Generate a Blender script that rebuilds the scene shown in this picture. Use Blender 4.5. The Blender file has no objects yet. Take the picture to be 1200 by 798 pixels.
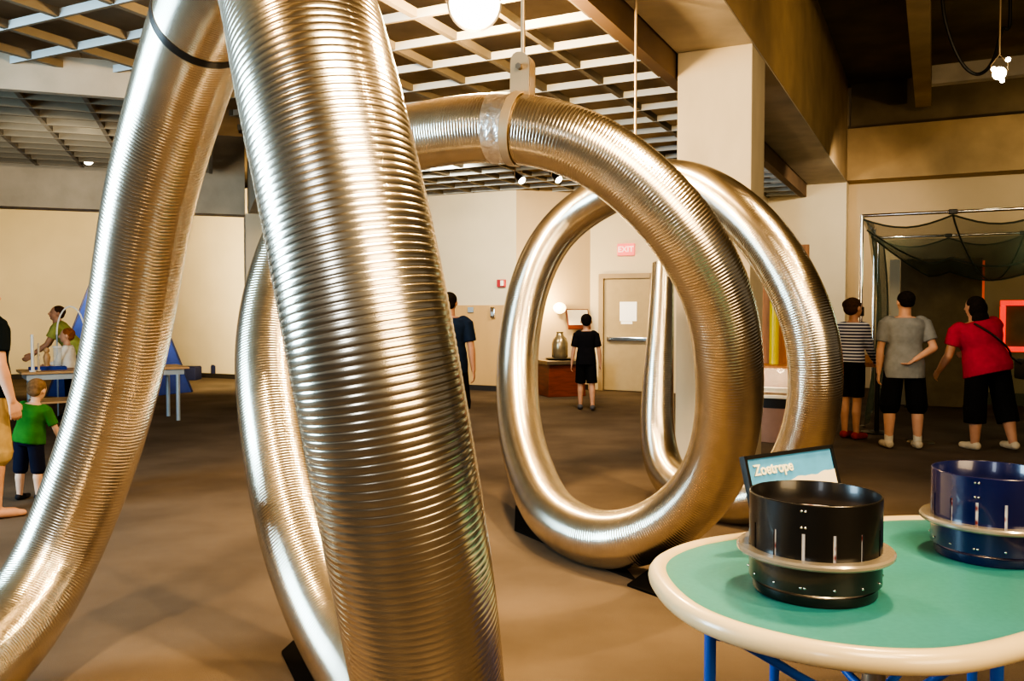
import bpy, bmesh, math, random
from mathutils import Vector, Matrix
random.seed(7)
PI = math.pi
scn = bpy.context.scene
COL = scn.collection
V = Vector

# ------------------------------------------------------------------ camera
F = 1000.0; CAM_H = 1.5; PITCH = math.atan(34.0/F)
cam_d = bpy.data.cameras.new('camera'); cam = bpy.data.objects.new('camera', cam_d); COL.objects.link(cam)
cam.location = (0, 0, CAM_H); cam.rotation_euler = (PI/2-PITCH, 0, 0)
cam_d.sensor_width = 36; cam_d.lens = 36*F/1200; cam_d.clip_start = .05; cam_d.clip_end = 200
scn.camera = cam
def ray(px, py):
    x = (px-600)/F; z = (399-py)/F
    return V((x, math.cos(PITCH)+z*math.sin(PITCH), z*math.cos(PITCH)-math.sin(PITCH)))
def at(px, py, Y):                       # surveyed point: image position + distance ahead
    r = ray(px, py); return V((0, 0, CAM_H))+r*(Y/r.y)
def atz(px, py, Z):                      # surveyed point: image position + height
    r = ray(px, py); return V((0, 0, CAM_H))+r*((Z-CAM_H)/r.z)
# building axes: A = main hall (u ahead, v across), B = left wing turned 45 degrees
UA = V((.443, .8965, 0)); VA = V((.8965, -.443, 0))
UB = V((-.334, .9426, 0)); VB = V((.9426, .334, 0))
def A(v, u, z=0): return UA*u+VA*v+V((0, 0, z))

# ------------------------------------------------------------------ materials
def mat(name, col, rough=.6, metal=0., var=.12, scale=8., bump=0., bscale=60., emit=None, estr=0., spec=.5, alpha=None, coat=0., stretch=None):
    m = bpy.data.materials.new(name); m.use_nodes = True
    nt = m.node_tree; N = nt.nodes; L = nt.links
    b = N['Principled BSDF']
    tc = N.new('ShaderNodeTexCoord'); mp = N.new('ShaderNodeMapping'); L.new(tc.outputs['Object'], mp.inputs[0])
    if stretch: mp.inputs['Scale'].default_value = stretch
    nz = N.new('ShaderNodeTexNoise'); nz.inputs['Scale'].default_value = scale; nz.inputs['Detail'].default_value = 5
    L.new(mp.outputs[0], nz.inputs['Vector'])
    cr = N.new('ShaderNodeValToRGB')
    c = V(col)
    cr.color_ramp.elements[0].position = .3; cr.color_ramp.elements[1].position = .7
    cr.color_ramp.elements[0].color = (*(c*(1-var)), 1); cr.color_ramp.elements[1].color = (*(c*(1+var)), 1)
    L.new(nz.outputs[0], cr.inputs[0]); L.new(cr.outputs[0], b.inputs['Base Color'])
    b.inputs['Roughness'].default_value = rough; b.inputs['Metallic'].default_value = metal
    b.inputs['Specular IOR Level'].default_value = spec; b.inputs['Coat Weight'].default_value = coat
    if bump:
        n2 = N.new('ShaderNodeTexNoise'); n2.inputs['Scale'].default_value = bscale; n2.inputs['Detail'].default_value = 3
        L.new(mp.outputs[0], n2.inputs['Vector'])
        bp = N.new('ShaderNodeBump'); bp.inputs['Strength'].default_value = bump; bp.inputs['Distance'].default_value = .01
        L.new(n2.outputs[0], bp.inputs['Height']); L.new(bp.outputs[0], b.inputs['Normal'])
    if emit:
        b.inputs['Emission Color'].default_value = (*emit, 1); b.inputs['Emission Strength'].default_value = estr
    if alpha is not None: b.inputs['Alpha'].default_value = alpha
    return m
M = {}
M['carpet'] = mat('carpet', (.122, .094, .070), .95, var=.26, scale=1.1, bump=.5, bscale=260, spec=.1)
M['wall'] = mat('wall_paint', (.66, .58, .43), .8, var=.04, scale=1.5, bump=.05, bscale=120)
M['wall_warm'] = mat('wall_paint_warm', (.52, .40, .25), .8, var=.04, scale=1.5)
M['wainscot'] = mat('tan_panel', (.55, .36, .16), .6, var=.06, scale=3, stretch=(1, 1, .2))
M['concrete'] = mat('concrete', (.46, .40, .31), .85, var=.13, scale=2.5, bump=.15, bscale=50)
M['concrete_dk'] = mat('concrete_brown', (.36, .25, .13), .85, var=.15, scale=2.0, bump=.15, bscale=50)
M['column'] = mat('column_concrete', (.53, .45, .32), .8, var=.10, scale=3, bump=.1, bscale=60, stretch=(1, 1, .35))
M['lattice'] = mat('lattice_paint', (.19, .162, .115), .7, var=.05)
M['lattice_lit'] = mat('lattice_lit', (.56, .60, .60), .6, var=.03)  # pale light on the fin sides, put into the colour
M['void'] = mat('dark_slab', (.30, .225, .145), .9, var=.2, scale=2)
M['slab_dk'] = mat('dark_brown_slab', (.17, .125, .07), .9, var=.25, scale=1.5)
M['baseboard'] = mat('dark_baseboard', (.03, .025, .022), .6)
M['steel'] = mat('galvanised_steel', (.71, .64, .52), .23, 1., var=.07, scale=14)
M['steel_dk'] = mat('dull_steel', (.30, .25, .19), .45, 1., var=.1)
M['foil'] = mat('foil_tape', (.93, .90, .86), .32, 1., var=.1, scale=30, bump=1.0, bscale=30)
M['bracket'] = mat('tan_metal', (.52, .40, .26), .42, .6, var=.05)
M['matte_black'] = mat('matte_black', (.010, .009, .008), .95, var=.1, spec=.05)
M['fascia'] = mat('dark_fascia', (.15, .095, .055), .85, var=.12, scale=2)
M['black'] = mat('black_plastic', (.012, .011, .010), .35, var=.1)
M['black_gloss'] = mat('black_gloss', (.008, .007, .006), .30, var=.1, coat=.2)
M['blue_gloss'] = mat('blue_gloss', (.005, .008, .06), .25, var=.15, coat=.4)
M['teal'] = mat('teal_laminate', (.038, .225, .215), .42, var=.06, scale=60)
M['cream'] = mat('cream_rim', (.68, .55, .33), .28, var=.03, coat=.3)
M['flange'] = mat('grey_acrylic', (.30, .26, .20), .22, .3, var=.05, coat=.4)
M['chrome'] = mat('chrome', (.8, .78, .74), .12, 1., var=.02)
M['blue_paint'] = mat('blue_paint', (.015, .09, .42), .4, var=.05)
M['navy'] = mat('navy_blue', (.012, .018, .075), .7, var=.1)
M['blue_fabric'] = mat('royal_blue_fabric', (.02, .05, .30), .8, var=.12)
M['wood'] = mat('orange_wood', (.42, .18, .06), .5, var=.25, scale=5, stretch=(6, 6, .5))
M['redwood'] = mat('dark_red_wood', (.14, .030, .014), .45, var=.3, scale=4, stretch=(1, 1, 6))
M['tablewood'] = mat('table_wood', (.55, .33, .16), .45, var=.1, scale=4)
M['bluegrey'] = mat('blue_grey_metal', (.38, .46, .54), .4, .3, var=.05)
M['purple'] = mat('purple_plastic', (.16, .03, .16), .5)
M['white'] = mat('white_plastic', (.85, .85, .82), .4, var=.02)
M['door'] = mat('door_paint', (.42, .33, .19), .5, var=.04)
M['door_frame'] = mat('door_frame_paint', (.36, .27, .16), .5, var=.04)
M['exit_red'] = mat('exit_sign_red', (.75, .16, .15), .5, emit=(1, .20, .18), estr=.55, var=.03)
M['exit_white'] = mat('exit_letter', (.9, .6, .55), .5, emit=(1, .55, .5), estr=.6)
M['red_plastic'] = mat('red_plastic', (.42, .04, .05), .4)
M['paper'] = mat('white_paper', (.9, .88, .82), .6, emit=(1, .95, .85), estr=.35, var=.02)  # faint glow put into the paper to brighten it
M['neon'] = mat('red_neon', (.8, .03, .01), .4, emit=(1, .025, .006), estr=.75, var=.02)
M['edge_red_light'] = mat('red_light_on_edge', (.7, .12, .05), .5, emit=(1, .12, .04), estr=.25)  # red light falling on the board edge, put into colour and glow
M['brown_board'] = mat('brown_board', (.17, .125, .065), .85, var=.15, scale=5)
M['yellow'] = mat('yellow_plastic', (.72, .58, .02), .35, var=.05)
M['lamp'] = mat('lamp_glass', (1, .9, .7), .3, emit=(1, .80, .45), estr=90)
M['lamp_soft'] = mat('lamp_glow', (1, .9, .7), .3, emit=(1, .74, .40), estr=3.5)
M['lamp_white'] = mat('lamp_spot', (1, .95, .8), .3, emit=(1, .88, .6), estr=25)
M['cable'] = mat('black_cable', (.012, .010, .009), .5)
M['sign_blue'] = mat('sign_blue', (.10, .34, .62), .35, var=.08, scale=20)
M['sign_cream'] = mat('sign_cream', (.80, .72, .58), .35, var=.05)
M['sign_letter'] = mat('sign_letter', (.92, .86, .62), .4, var=.02)
M['pink_panel'] = mat('pinkish_brown_panel', (.30, .17, .12), .6, var=.08)
M['net'] = mat('green_net', (.10, .14, .09), .8, var=.2, scale=6, alpha=.55)
M['net_rope'] = mat('net_rope', (.05, .06, .04), .8)
M['glass'] = mat('clear_plastic', (.8, .85, .85), .08, alpha=.28, var=.02)
M['bottle'] = mat('bottle_metal', (.34, .28, .18), .25, .7, var=.2)
M['bag'] = mat('black_bag', (.014, .012, .012), .6)

# ------------------------------------------------------------------ mesh builder
class MB:
    def __init__(s): s.v = []; s.f = []; s.mi = []
    def add(s, vs, fs, mi=0):
        o = len(s.v); s.v += [V(p) for p in vs]; s.f += [[i+o for i in f] for f in fs]; s.mi += [mi]*len(fs)
    def box(s, c, sz, ax=None, mi=0):      # centre, full sizes, axes
        X, Y, Z = ax or (V((1, 0, 0)), V((0, 1, 0)), V((0, 0, 1)))
        c = V(c); h = [q/2 for q in sz]
        vs = [c+X*(sx*h[0])+Y*(sy*h[1])+Z*(sz_*h[2]) for sz_ in (-1, 1) for sx, sy in ((-1, -1), (1, -1), (1, 1), (-1, 1))]
        s.add(vs, [(3, 2, 1, 0), (4, 5, 6, 7), (0, 1, 5, 4), (1, 2, 6, 5), (2, 3, 7, 6), (3, 0, 4, 7)], mi); return s
    def prism(s, pts, z0, z1, mi=0):
        n = len(pts); vs = [V((p[0], p[1], z0)) for p in pts]+[V((p[0], p[1], z1)) for p in pts]
        s.add(vs, [list(range(n))[::-1], list(range(n, 2*n))]+[(i, (i+1) % n, n+(i+1) % n, n+i) for i in range(n)], mi); return s
    def extr(s, pts, d, mi=0):             # planar 3D polygon swept by d
        n = len(pts); vs = [V(p) for p in pts]+[V(p)+V(d) for p in pts]
        s.add(vs, [list(range(n))[::-1], list(range(n, 2*n))]+[(i, (i+1) % n, n+(i+1) % n, n+i) for i in range(n)], mi); return s
    def tube(s, pts, r, n=10, closed=False, cap=True, mi=0):
        pts = [V(p) for p in pts]; m = len(pts); rs = r if isinstance(r, (list, tuple)) else [r]*m
        T = []
        for i in range(m):
            a = pts[(i-1) % m] if (closed or i > 0) else pts[i]; b = pts[(i+1) % m] if (closed or i < m-1) else pts[i]
            T.append((b-a).normalized())
        up = V((0, 0, 1)) if abs(T[0].z) < .9 else V((1, 0, 0))
        nrm = (up-T[0]*up.dot(T[0])).normalized(); vs = []
        for i in range(m):
            nrm = (nrm-T[i]*nrm.dot(T[i])).normalized(); bi = T[i].cross(nrm)
            for k in range(n):
                a = 2*PI*k/n; vs.append(pts[i]+(nrm*math.cos(a)+bi*math.sin(a))*rs[i])
        fs = []
        for i in range(m if closed else m-1):
            j = (i+1) % m
            for k in range(n): k2 = (k+1) % n; fs.append((i*n+k, i*n+k2, j*n+k2, j*n+k))
        if cap and not closed: fs += [list(range(n))[::-1], list(range((m-1)*n, m*n))]
        s.add(vs, fs, mi); return s
    def lathe(s, c, prof, n=48, mi=0, ax=None):   # prof list of (r,z)
        c = V(c); X, Y, Z = ax or (V((1, 0, 0)), V((0, 1, 0)), V((0, 0, 1))); vs = []
        for r, z in prof:
            for k in range(n):
                a = 2*PI*k/n; vs.append(c+X*(r*math.cos(a))+Y*(r*math.sin(a))+Z*z)
        fs = []
        for i in range(len(prof)-1):
            for k in range(n): k2 = (k+1) % n; fs.append((i*n+k, i*n+k2, (i+1)*n+k2, (i+1)*n+k))
        s.add(vs, fs, mi); return s
    def ell(s, c, r, ax=None, n=16, mi=0):
        prof = [(max(.001, math.sin(PI*i/10)), -math.cos(PI*i/10)) for i in range(11)]
        X, Y, Z = ax or (V((1, 0, 0)), V((0, 1, 0)), V((0, 0, 1)))
        return s.lathe(c, prof, n, mi, (X*r[0], Y*r[1], Z*r[2]))
    def cap(s, p0, r0, p1, r1, n=14):      # capsule, tapered
        p0, p1 = V(p0), V(p1); d = p1-p0
        if d.length < 1e-5: d = V((0, 0, 1e-4))
        t = d.normalized(); pts = []; rs = []
        for a in (-85, -60, -30): pts.append(p0+t*(r0*math.sin(math.radians(a)))); rs.append(r0*math.cos(math.radians(a)))
        pts += [p0, p1]; rs += [r0, r1]
        for a in (30, 60, 85): pts.append(p1+t*(r1*math.sin(math.radians(a)))); rs.append(r1*math.cos(math.radians(a)))
        return s.tube(pts, rs, n)
    def build(s, name, mats, parent=None, smooth=False, bevel=0., ang=40):
        o0 = parent_origin(parent)
        me = bpy.data.meshes.new(name); me.from_pydata([p-o0 for p in s.v], [], s.f)
        ms = mats if isinstance(mats, (list, tuple)) else [mats]
        for m in ms: me.materials.append(m)
        if len(ms) > 1: me.polygons.foreach_set('material_index', s.mi)
        bm = bmesh.new(); bm.from_mesh(me); bmesh.ops.recalc_face_normals(bm, faces=bm.faces)
        if bevel: bmesh.ops.bevel(bm, geom=[e for e in bm.edges if len(e.link_faces) == 2 and e.calc_face_angle(0) > .6], offset=bevel, segments=2, affect='EDGES', profile=.6)
        bm.to_mesh(me); bm.free()
        if smooth: me.shade_smooth() if ang >= 180 else smooth_ang(me, ang)
        o = bpy.data.objects.new(name, me); COL.objects.link(o)
        if parent: o.parent = parent
        return o
def smooth_ang(me, ang):
    me.shade_smooth()
    me.set_sharp_from_angle(angle=math.radians(ang))
def parent_origin(p):
    o = V((0, 0, 0))
    while p: o += p.location; p = p.parent
    return o
def tag(o, label=None, cat=None, group=None, kind=None):
    if label: o['label'] = label
    if cat: o['category'] = cat
    if group: o['group'] = group
    if kind: o['kind'] = kind
    return o
def thing(name, loc, label, cat, group=None):
    o = bpy.data.objects.new(name, None); COL.objects.link(o); o.location = loc; o.empty_display_size = .1
    return tag(o, label, cat, group)
def struct(mb, name, m, **k):
    return tag(mb.build(name, m, **k), kind='structure')
def seg(p, q, w, h, mb=None, mi=0, z0=None):   # upright box wall between two floor points
    mb = mb or MB(); p, q = V(p), V(q); d = (q-p); L = d.length; d.normalize(); n = d.cross(V((0, 0, 1)))
    mb.box((p+q)/2, (L, w, h), (d, n, V((0, 0, 1))), mi); return mb

# ------------------------------------------------------------------ room shell
ZL = 3.75; ZLB = 3.55; ZS = 4.0; ZB = 4.98; ZTOP = 5.9
fl = MB(); fl.add([(-26, -9, 0), (26, -9, 0), (26, 34, 0), (-26, 34, 0)], [(0, 1, 2, 3)]); struct(fl, 'floor', M['carpet'])

W1c = V((.08, 15.9, 0)); W2c = V((1.5, 16.4, 0))
def wall(name, p, q, z0, z1, m, w=.2, back=1):
    p, q = V(p), V(q); d = (q-p).normalized(); n = d.cross(V((0, 0, 1)))
    if n.dot(-(p+q)/2) > 0: n = -n          # n points away from camera
    mb = MB(); L = (q-p).length; c = (p+q)/2+n*(w/2); c.z = (z0+z1)/2
    mb.box(c, (L, w, z1-z0), (d, n, V((0, 0, 1)))); return struct(mb, name, m)
W1L = W1c-VA*9.0
wall('wall_back', W1L, W1c, 0, 4.2, M['wall'])
W2dir = (W2c-W1c).normalized()
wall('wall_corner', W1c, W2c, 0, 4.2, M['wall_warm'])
W3R = A(-3.0, W2c.dot(UA))
wall('wall_door', W2c, W3R, 0, 4.2, M['wall'])
wall('wall_return', W3R, A(-3.0, 17.9), 0, 4.2, M['wall'])
wall('wall_pier', A(-3.0, 17.64), A(-1.54, 17.64), 0, ZS+.02, M['wall'], w=.6)
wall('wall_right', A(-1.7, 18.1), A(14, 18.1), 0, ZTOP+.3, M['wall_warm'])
def flat(name, p, q, off, z0, z1, m, t=.03):     # thin panel standing on a wall face
    p, q = V(p), V(q); d = (q-p).normalized(); n = d.cross(V((0, 0, 1)))
    if n.dot(-(p+q)/2) < 0: n = -n          # towards camera
    mb = MB(); c = (p+q)/2+n*(t/2+off); c.z = (z0+z1)/2
    mb.box(c, ((q-p).length, t, z1-z0), (d, n, V((0, 0, 1)))); return struct(mb, name, m)
flat('trim_1', W1c-VA*2.2, W1c-VA*.02, .001, .1, 1.62, M['wainscot'])
flat('baseboard_back', W1L, W1c-VA*.02, .001, 0, .10, M['baseboard'], .04)
flat('baseboard_corner', W1c+W2dir*.03, W2c-W2dir*.05, .001, 0, .10, M['baseboard'])
# left wing: far wall in axis B
LW0 = V((-16, 18.4-(16-8.0)*.354+.9, 0)); LWp = at(250, 438, 20.3); LWp.z = 0
wall('wall_left_wing', LWp-VB*10, LWp+VB*3.2, 0, 4.3, M['wall'])
flat('baseboard_left_wing', LWp-VB*10, LWp+VB*3.2, .001, 0, .11, M['baseboard'])
# dropped concrete beam over the left wing and the pier where it ends
bp0 = at(287, 230, 13.3); bp0.z = 0
Lb = bp0-VB*10
mb = MB(); d = VB; c = (Lb+bp0)/2+UB*.2; c.z = (3.0+4.2)/2
mb.box(c, (10, .4, 1.2), (VB, UB, V((0, 0, 1)))); struct(mb, 'beam_left', M['concrete'])
j = at(37, 220, 12.4); mb = MB(); mb.box(V((j.x, j.y, 3.3))-UB*0.02, (.02, .03, .59), (VB, UB, V((0, 0, 1)))); struct(mb, 'trim_2', M['baseboard'])
mb = MB(); c = bp0+VB*.45+UB*.2; c.z = 1.5; mb.box(c, (.9, .8, 3.0), (VB, UB, V((0, 0, 1)))); struct(mb, 'pier_left', M['wall'])
mb = MB(); c = bp0+VB*.36-UB*2.3; c.z = 3.6; mb.box(c, (.62, 5.2, 1.2), (VB, UB, V((0, 0, 1)))); struct(mb, 'beam_wing_side', M['concrete'])

# slabs above the lattices
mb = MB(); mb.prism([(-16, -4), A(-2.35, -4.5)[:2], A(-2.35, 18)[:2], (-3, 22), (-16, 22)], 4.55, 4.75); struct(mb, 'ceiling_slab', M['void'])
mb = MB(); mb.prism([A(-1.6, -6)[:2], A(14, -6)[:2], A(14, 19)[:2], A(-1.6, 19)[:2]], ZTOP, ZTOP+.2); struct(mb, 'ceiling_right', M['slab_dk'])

def lattice(name, poly, zb, h, ax1, ax2, s1, s2, t1, t2, mats, off1=0., off2=0.):
    """fins running along ax1 (spaced s1 along ax2) and along ax2 (spaced s2 along ax1)"""
    mb = MB()
    def clip(dirv, nv, c):
        hits = []; n = len(poly)
        for i in range(n):
            p, q = V((*poly[i], 0)), V((*poly[(i+1) % n], 0))
            a, b = p.dot(nv)-c, q.dot(nv)-c
            if (a <= 0) != (b <= 0):
                t = a/(a-b); hits.append((p+(q-p)*t).dot(dirv))
        hits.sort(); return list(zip(hits[0::2], hits[1::2]))
    for dirv, nv, sp, th, mi, off, dz in ((ax1, ax2, s1, t1, 0, off1, 0), (ax2, ax1, s2, t2, 1, off2, .004)):
        pr = [V((*p, 0)).dot(nv) for p in poly]
        k = math.ceil((min(pr)-off)/sp)
        while off+k*sp < max(pr):
            c = off+k*sp
            for a, b in clip(dirv, nv, c):
                if b-a > .02:
                    mb.box(dirv*((a+b)/2)+nv*c+V((0, 0, zb+h/2+dz)), (b-a, th, h), (dirv, nv, V((0, 0, 1))), mi); mb.mi[-6] = 1  # undersides take the darker tone, sides keep the painted-in light
            k += 1
    return struct(mb, name, mats)
e1 = bp0-VB*.0
polyA = [(-9, 6.38), (-2.95, 8.52), (-3.9, 13.1), tuple((W1c-VA*4.4)[:2]), tuple(W1c[:2]), tuple(W2c[:2]), tuple(W3R[:2]), tuple(A(-3.0, 17.6)[:2]), tuple(A(-2.38, 17.6)[:2]), tuple(A(-2.38, -3)[:2]), (-9, -3)]
lattice('ceiling', polyA, ZL, .068, VA, UA, .612, .612, .03, .05, [M['lattice_lit'], M['lattice']], off1=.12, off2=-.55+.0)
P0 = V((-2.95, 8.52, 0)); polyB = [P0-VB*9, P0, P0+UB*4.55, P0-VB*9+UB*4.75]
lattice('ceiling_left_wing', [tuple(p[:2]) for p in polyB], ZLB, .10, VB, UB, .405, .575, .03, .045, [M['lattice'], M['lattice']], off1=.1, off2=.04)
mb = MB(); c = P0-VB*4.5-UB*.06; c.z = ZLB+.14; mb.box(c, (9.2, .1, .34), (VB, UB, V((0, 0, 1)))); struct(mb, 'trim_3', M['concrete'])
# fascia at the lattice edge, main beam, column, cross beam, joists
def boxA(name, v0, v1, u0, u1, z0, z1, m, bevel=0.):
    mb = MB(); mb.box(A((v0+v1)/2, (u0+u1)/2, (z0+z1)/2), (v1-v0, u1-u0, z1-z0), (VA, UA, V((0, 0, 1)))); return struct(mb, name, m, bevel=bevel)
boxA('trim_4', -2.38, -2.27, -4, 17.6, ZL-.01, 4.3, M['fascia'])
boxA('beam_main', -2.25, -1.537, -4, 17.6, ZS, ZB+.95, M['concrete_dk'])
boxA('trim_5', -2.25, -1.54, -4, 17.6, ZS-.02, ZS-.001, M['concrete'])
boxA('column', -2.245, -1.54, 8.13, 8.8, 0, ZS-.02, M['column'], bevel=.012)
boxA('beam_cross', -1.53, 14, 17.55, 18.1, ZS, ZB, M['concrete_dk'])
boxA('joist', -.36, -.10, -3, 17.5, 5.25, ZTOP, M['concrete_dk'])
boxA('joist', 2.6, 2.86, -3, 17.5, 5.25, ZTOP, M['concrete_dk'])
boxA('purlin', -.09, 2.58, 15.6, 15.8, 5.2, 5.5, M['concrete'])
boxA('wall_right_upper', -1.5, 14, 17.9, 18.0, ZB, ZTOP, M['slab_dk'])
# door 1
dd = VA; dn = V((0, 0, 1)).cross(VA); dn = -UA
D0 = at(706, 459, 16.2); uD = W2c.dot(UA); vD0 = D0.dot(VA)
dl = thing('door_1', A(vD0, uD, 0), None, None); tag(dl, kind='structure')
mb = MB(); mb.box(A(vD0+.47, uD-.035, 1.06), (.90, .05, 2.10), (VA, UA, V((0, 0, 1)))); mb.build('door_leaf', M['door'], dl, bevel=.004)
mb = MB()
mb.box(A(vD0-.03, uD-.05, 1.09), (.09, .12, 2.18), (VA, UA, V((0, 0, 1)))); mb.box(A(vD0+.97, uD-.05, 1.09), (.09, .12, 2.18), (VA, UA, V((0, 0, 1)))); mb.box(A(vD0+.47, uD-.05, 2.165), (1.09, .12, .09), (VA, UA, V((0, 0, 1))))
mb.build('door_frame', M['door_frame'], dl)
mb = MB(); mb.box(A(vD0+.52, uD-.13, .985), (.80, .045, .06), (VA, UA, V((0, 0, 1)))); mb.box(A(vD0+.13, uD-.09, .985), (.06, .08, .09), (VA, UA, V((0, 0, 1)))); mb.box(A(vD0+.90, uD-.09, .985), (.06, .08, .09), (VA, UA, V((0, 0, 1))))
mb.build('push_bar', M['chrome'], dl, bevel=.004)
mb = MB(); mb.box(A(vD0+.50, uD-.065, 1.50), (.33, .012, .36), (VA, UA, V((0, 0, 1)))); mb.build('door_window', M['paper'], dl)
mb = MB(); mb.box(A(vD0+.47, uD-.065, 1.29), (.22, .01, .05), (VA, UA, V((0, 0, 1)))); mb.build('notice', M['paper'], dl)
# exit sign above door
def letters(txt, size, mname, name, parent, origin, X, Y, depth=.003):
    cu = bpy.data.curves.new(name, 'FONT'); cu.body = txt; cu.size = size; cu.extrude = depth; cu.align_x = 'CENTER'; cu.align_y = 'CENTER'; cu.offset = size*.02
    o = bpy.data.objects.new(name, cu); COL.objects.link(o)
    bpy.context.view_layer.update()
    me = bpy.data.meshes.new_from_object(o.evaluated_get(bpy.context.evaluated_depsgraph_get()))
    bpy.data.objects.remove(o); bpy.data.curves.remove(cu)
    Z = X.cross(Y); R = Matrix((X, Y, Z)).transposed()
    o0 = parent_origin(parent)
    for v in me.vertices: v.co = R @ v.co + V(origin) - o0
    me.materials.clear(); me.materials.append(M[mname])
    ob = bpy.data.objects.new(name, me); COL.objects.link(ob); ob.parent = parent; return ob
ZU = V((0, 0, 1))
ex = at(734, 292.5, 16.05); vE = ex.dot(VA)
es = thing('exit_sign', A(vE, uD-.03, ex.z), 'small glowing red EXIT sign on the wall above the grey door', 'exit sign')
mb = MB(); mb.box(A(vE, uD-.035, ex.z), (.33, .06, .22), (VA, UA, ZU)); mb.build('sign_box', M['exit_red'], es, bevel=.006)
letters('EXIT', .15, 'exit_white', 'lettering', es, A(vE, uD-.068, ex.z), VA, ZU)

# ------------------------------------------------------------------ corrugated coil
CTRL = [(-210,1010,2.1,.335),(-120,890,2.56,.335),(-52,806,3.0,.335),(16,737,3.35,.335),(68,650,3.6,.335),(118,520,3.6,.335),(148,400,3.52,.335),(174,240,3.35,.335),(205,125,3.18,.335),(237,28,2.92,.335),
 (285,-62,2.5,.335),(322,-48,2.14,.335),(347,-10,1.95,.335),(361,50,1.84,.335),(379,130,1.78,.335),(406,250,1.735,.335),(435,400,1.70,.335),(462,550,1.715,.335),(479,645,1.75,.335),(499,770,1.84,.335),(509,860,1.95,.335),
 (508,925,2.12,.335),(495,925,2.4,.335),(470,868,2.72,.335),(441,808,3.05,.335),(410,762,3.32,.335),(383,715,3.52,.335),(353,640,3.75,.335),(335,570,3.95,.335),(321,490,4.15,.335),(315,410,4.35,.335),(325,340,4.5,.335),(350,270,4.6,.335),(395,205,4.6,.335),(445,172,4.5,.335),(500,158,4.4,.335),(550,151,4.28,.335),
 (601,150,4.2,.335),(657,160,4.1,.335),(710,184,4.08,.335),(777,241,4.05,.335),(822,304,4.08,.335),(846,361,4.15,.335),(854,420,4.22,.335),(854,485,4.35,.335),(841,545,4.5,.335),(816,585,4.62,.335),(785,612,4.72,.335),(752,628,4.8,.335),(716,634,4.9,.335),(681,626,5.1,.335),(646,602,5.4,.335),(625,562,5.85,.335),(611,511,6.4,.335),(606,454,6.8,.335),(608,399,7.0,.335),(619,340,7.1,.335),(638,293,7.15,.335),(664,260,7.15,.335),(700,234,7.0,.335),
 (740,216,6.75,.335),(790,213,6.4,.335),(830,225,6.1,.335),(872,255,5.8,.335),(907,295,5.6,.335),(935,345,5.45,.335),(951,390,5.4,.335),(956,430,5.4,.335),(954,475,5.45,.335),(945,515,5.55,.335),(925,555,5.7,.335),(895,582,5.85,.335),(860,588,6.0,.335),(825,582,6.2,.32),(795,570,6.4,.30),(779,550,6.6,.29),(771,520,6.75,.28),(770,480,6.85,.265),(772,430,6.9,.24),(775,370,7.0,.205),(777,309,7.1,.175)]
def catmull(P, sub):
    out = []
    n = len(P)
    for i in range(n-1):
        p0 = P[max(i-1, 0)]; p1 = P[i]; p2 = P[i+1]; p3 = P[min(i+2, n-1)]
        for k in range(sub):
            t = k/sub
            out.append([.5*((2*b)+(-a+c)*t+(2*a-5*b+4*c-d)*t*t+(-a+3*b-3*c+d)*t**3) for a, b, c, d in zip(p0, p1, p2, p3)])
    out.append(list(P[-1])); return out
def resample(P, step):
    L = [0.]
    for a, b in zip(P, P[1:]): L.append(L[-1]+math.dist(a[:3], b[:3]))
    n = max(2, int(round(L[-1]/step))); out = []; j = 0
    for i in range(n+1):
        s = L[-1]*i/n
        while j < len(L)-2 and L[j+1] < s: j += 1
        t = (s-L[j])/max(1e-9, L[j+1]-L[j]); out.append([x+(y-x)*t for x, y in zip(P[j], P[j+1])])
    return out, L[-1]
pts = [[*at(x, y, Y), d] for x, y, Y, d in CTRL]
P, Ltot = resample(catmull(pts, 8), .02)
for it in range(60):                      # ease out hand wobble
    Q = [p[:] for p in P]
    for i in range(1, len(P)-1): Q[i] = [.25*a+.5*b+.25*c for a, b, c in zip(P[i-1], P[i], P[i+1])]
    P = Q
PITCHR = .0150; NS = 64
prof = [(0., -.5), (.10, .75), (.24, 1.), (.5, .94), (.76, .83), (.92, .62)]
nr = int(Ltot/PITCHR)
dense, Ltot = resample(P, PITCHR/6.0)
m = len(dense); C3 = [V(p[:3]) for p in dense]
T = [(C3[min(i+1, m-1)]-C3[max(i-1, 0)]).normalized() for i in range(m)]
for it in range(8): T = [(T[max(i-1, 0)]+T[i]+T[min(i+1, m-1)]).normalized() for i in range(m)]
nv = (V((0, 0, 1))-T[0]*T[0].z).normalized(); FR = []
for i in range(m):
    nv = (nv-T[i]*nv.dot(T[i])).normalized(); FR.append((nv.copy(), T[i].cross(nv)))
def nearest(px, py, lo=0, hi=None):
    best = None; cv = cam.matrix_world
    for i in range(lo, hi or m):
        p = C3[i]; q = p-V((0, 0, CAM_H)); yc = q.y*math.cos(PITCH)-q.z*math.sin(PITCH); zc = q.z*math.cos(PITCH)+q.y*math.sin(PITCH)
        if yc < .1: continue
        d = (600+F*q.x/yc-px)**2+(399-F*zc/yc-py)**2
        if best is None or d < best[0]: best = (d, i)
    return best[1]
AMP = .00105
coil = thing('corrugated_duct', V((C3[m//2].x, C3[m//2].y, 0)), 'giant coiled silver corrugated metal tube looping across the hall', 'metal tube')
def ring(i, r): return [C3[i]+(FR[i][0]*math.cos(2*PI*k/NS)+FR[i][1]*math.sin(2*PI*k/NS))*r for k in range(NS)]
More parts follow.
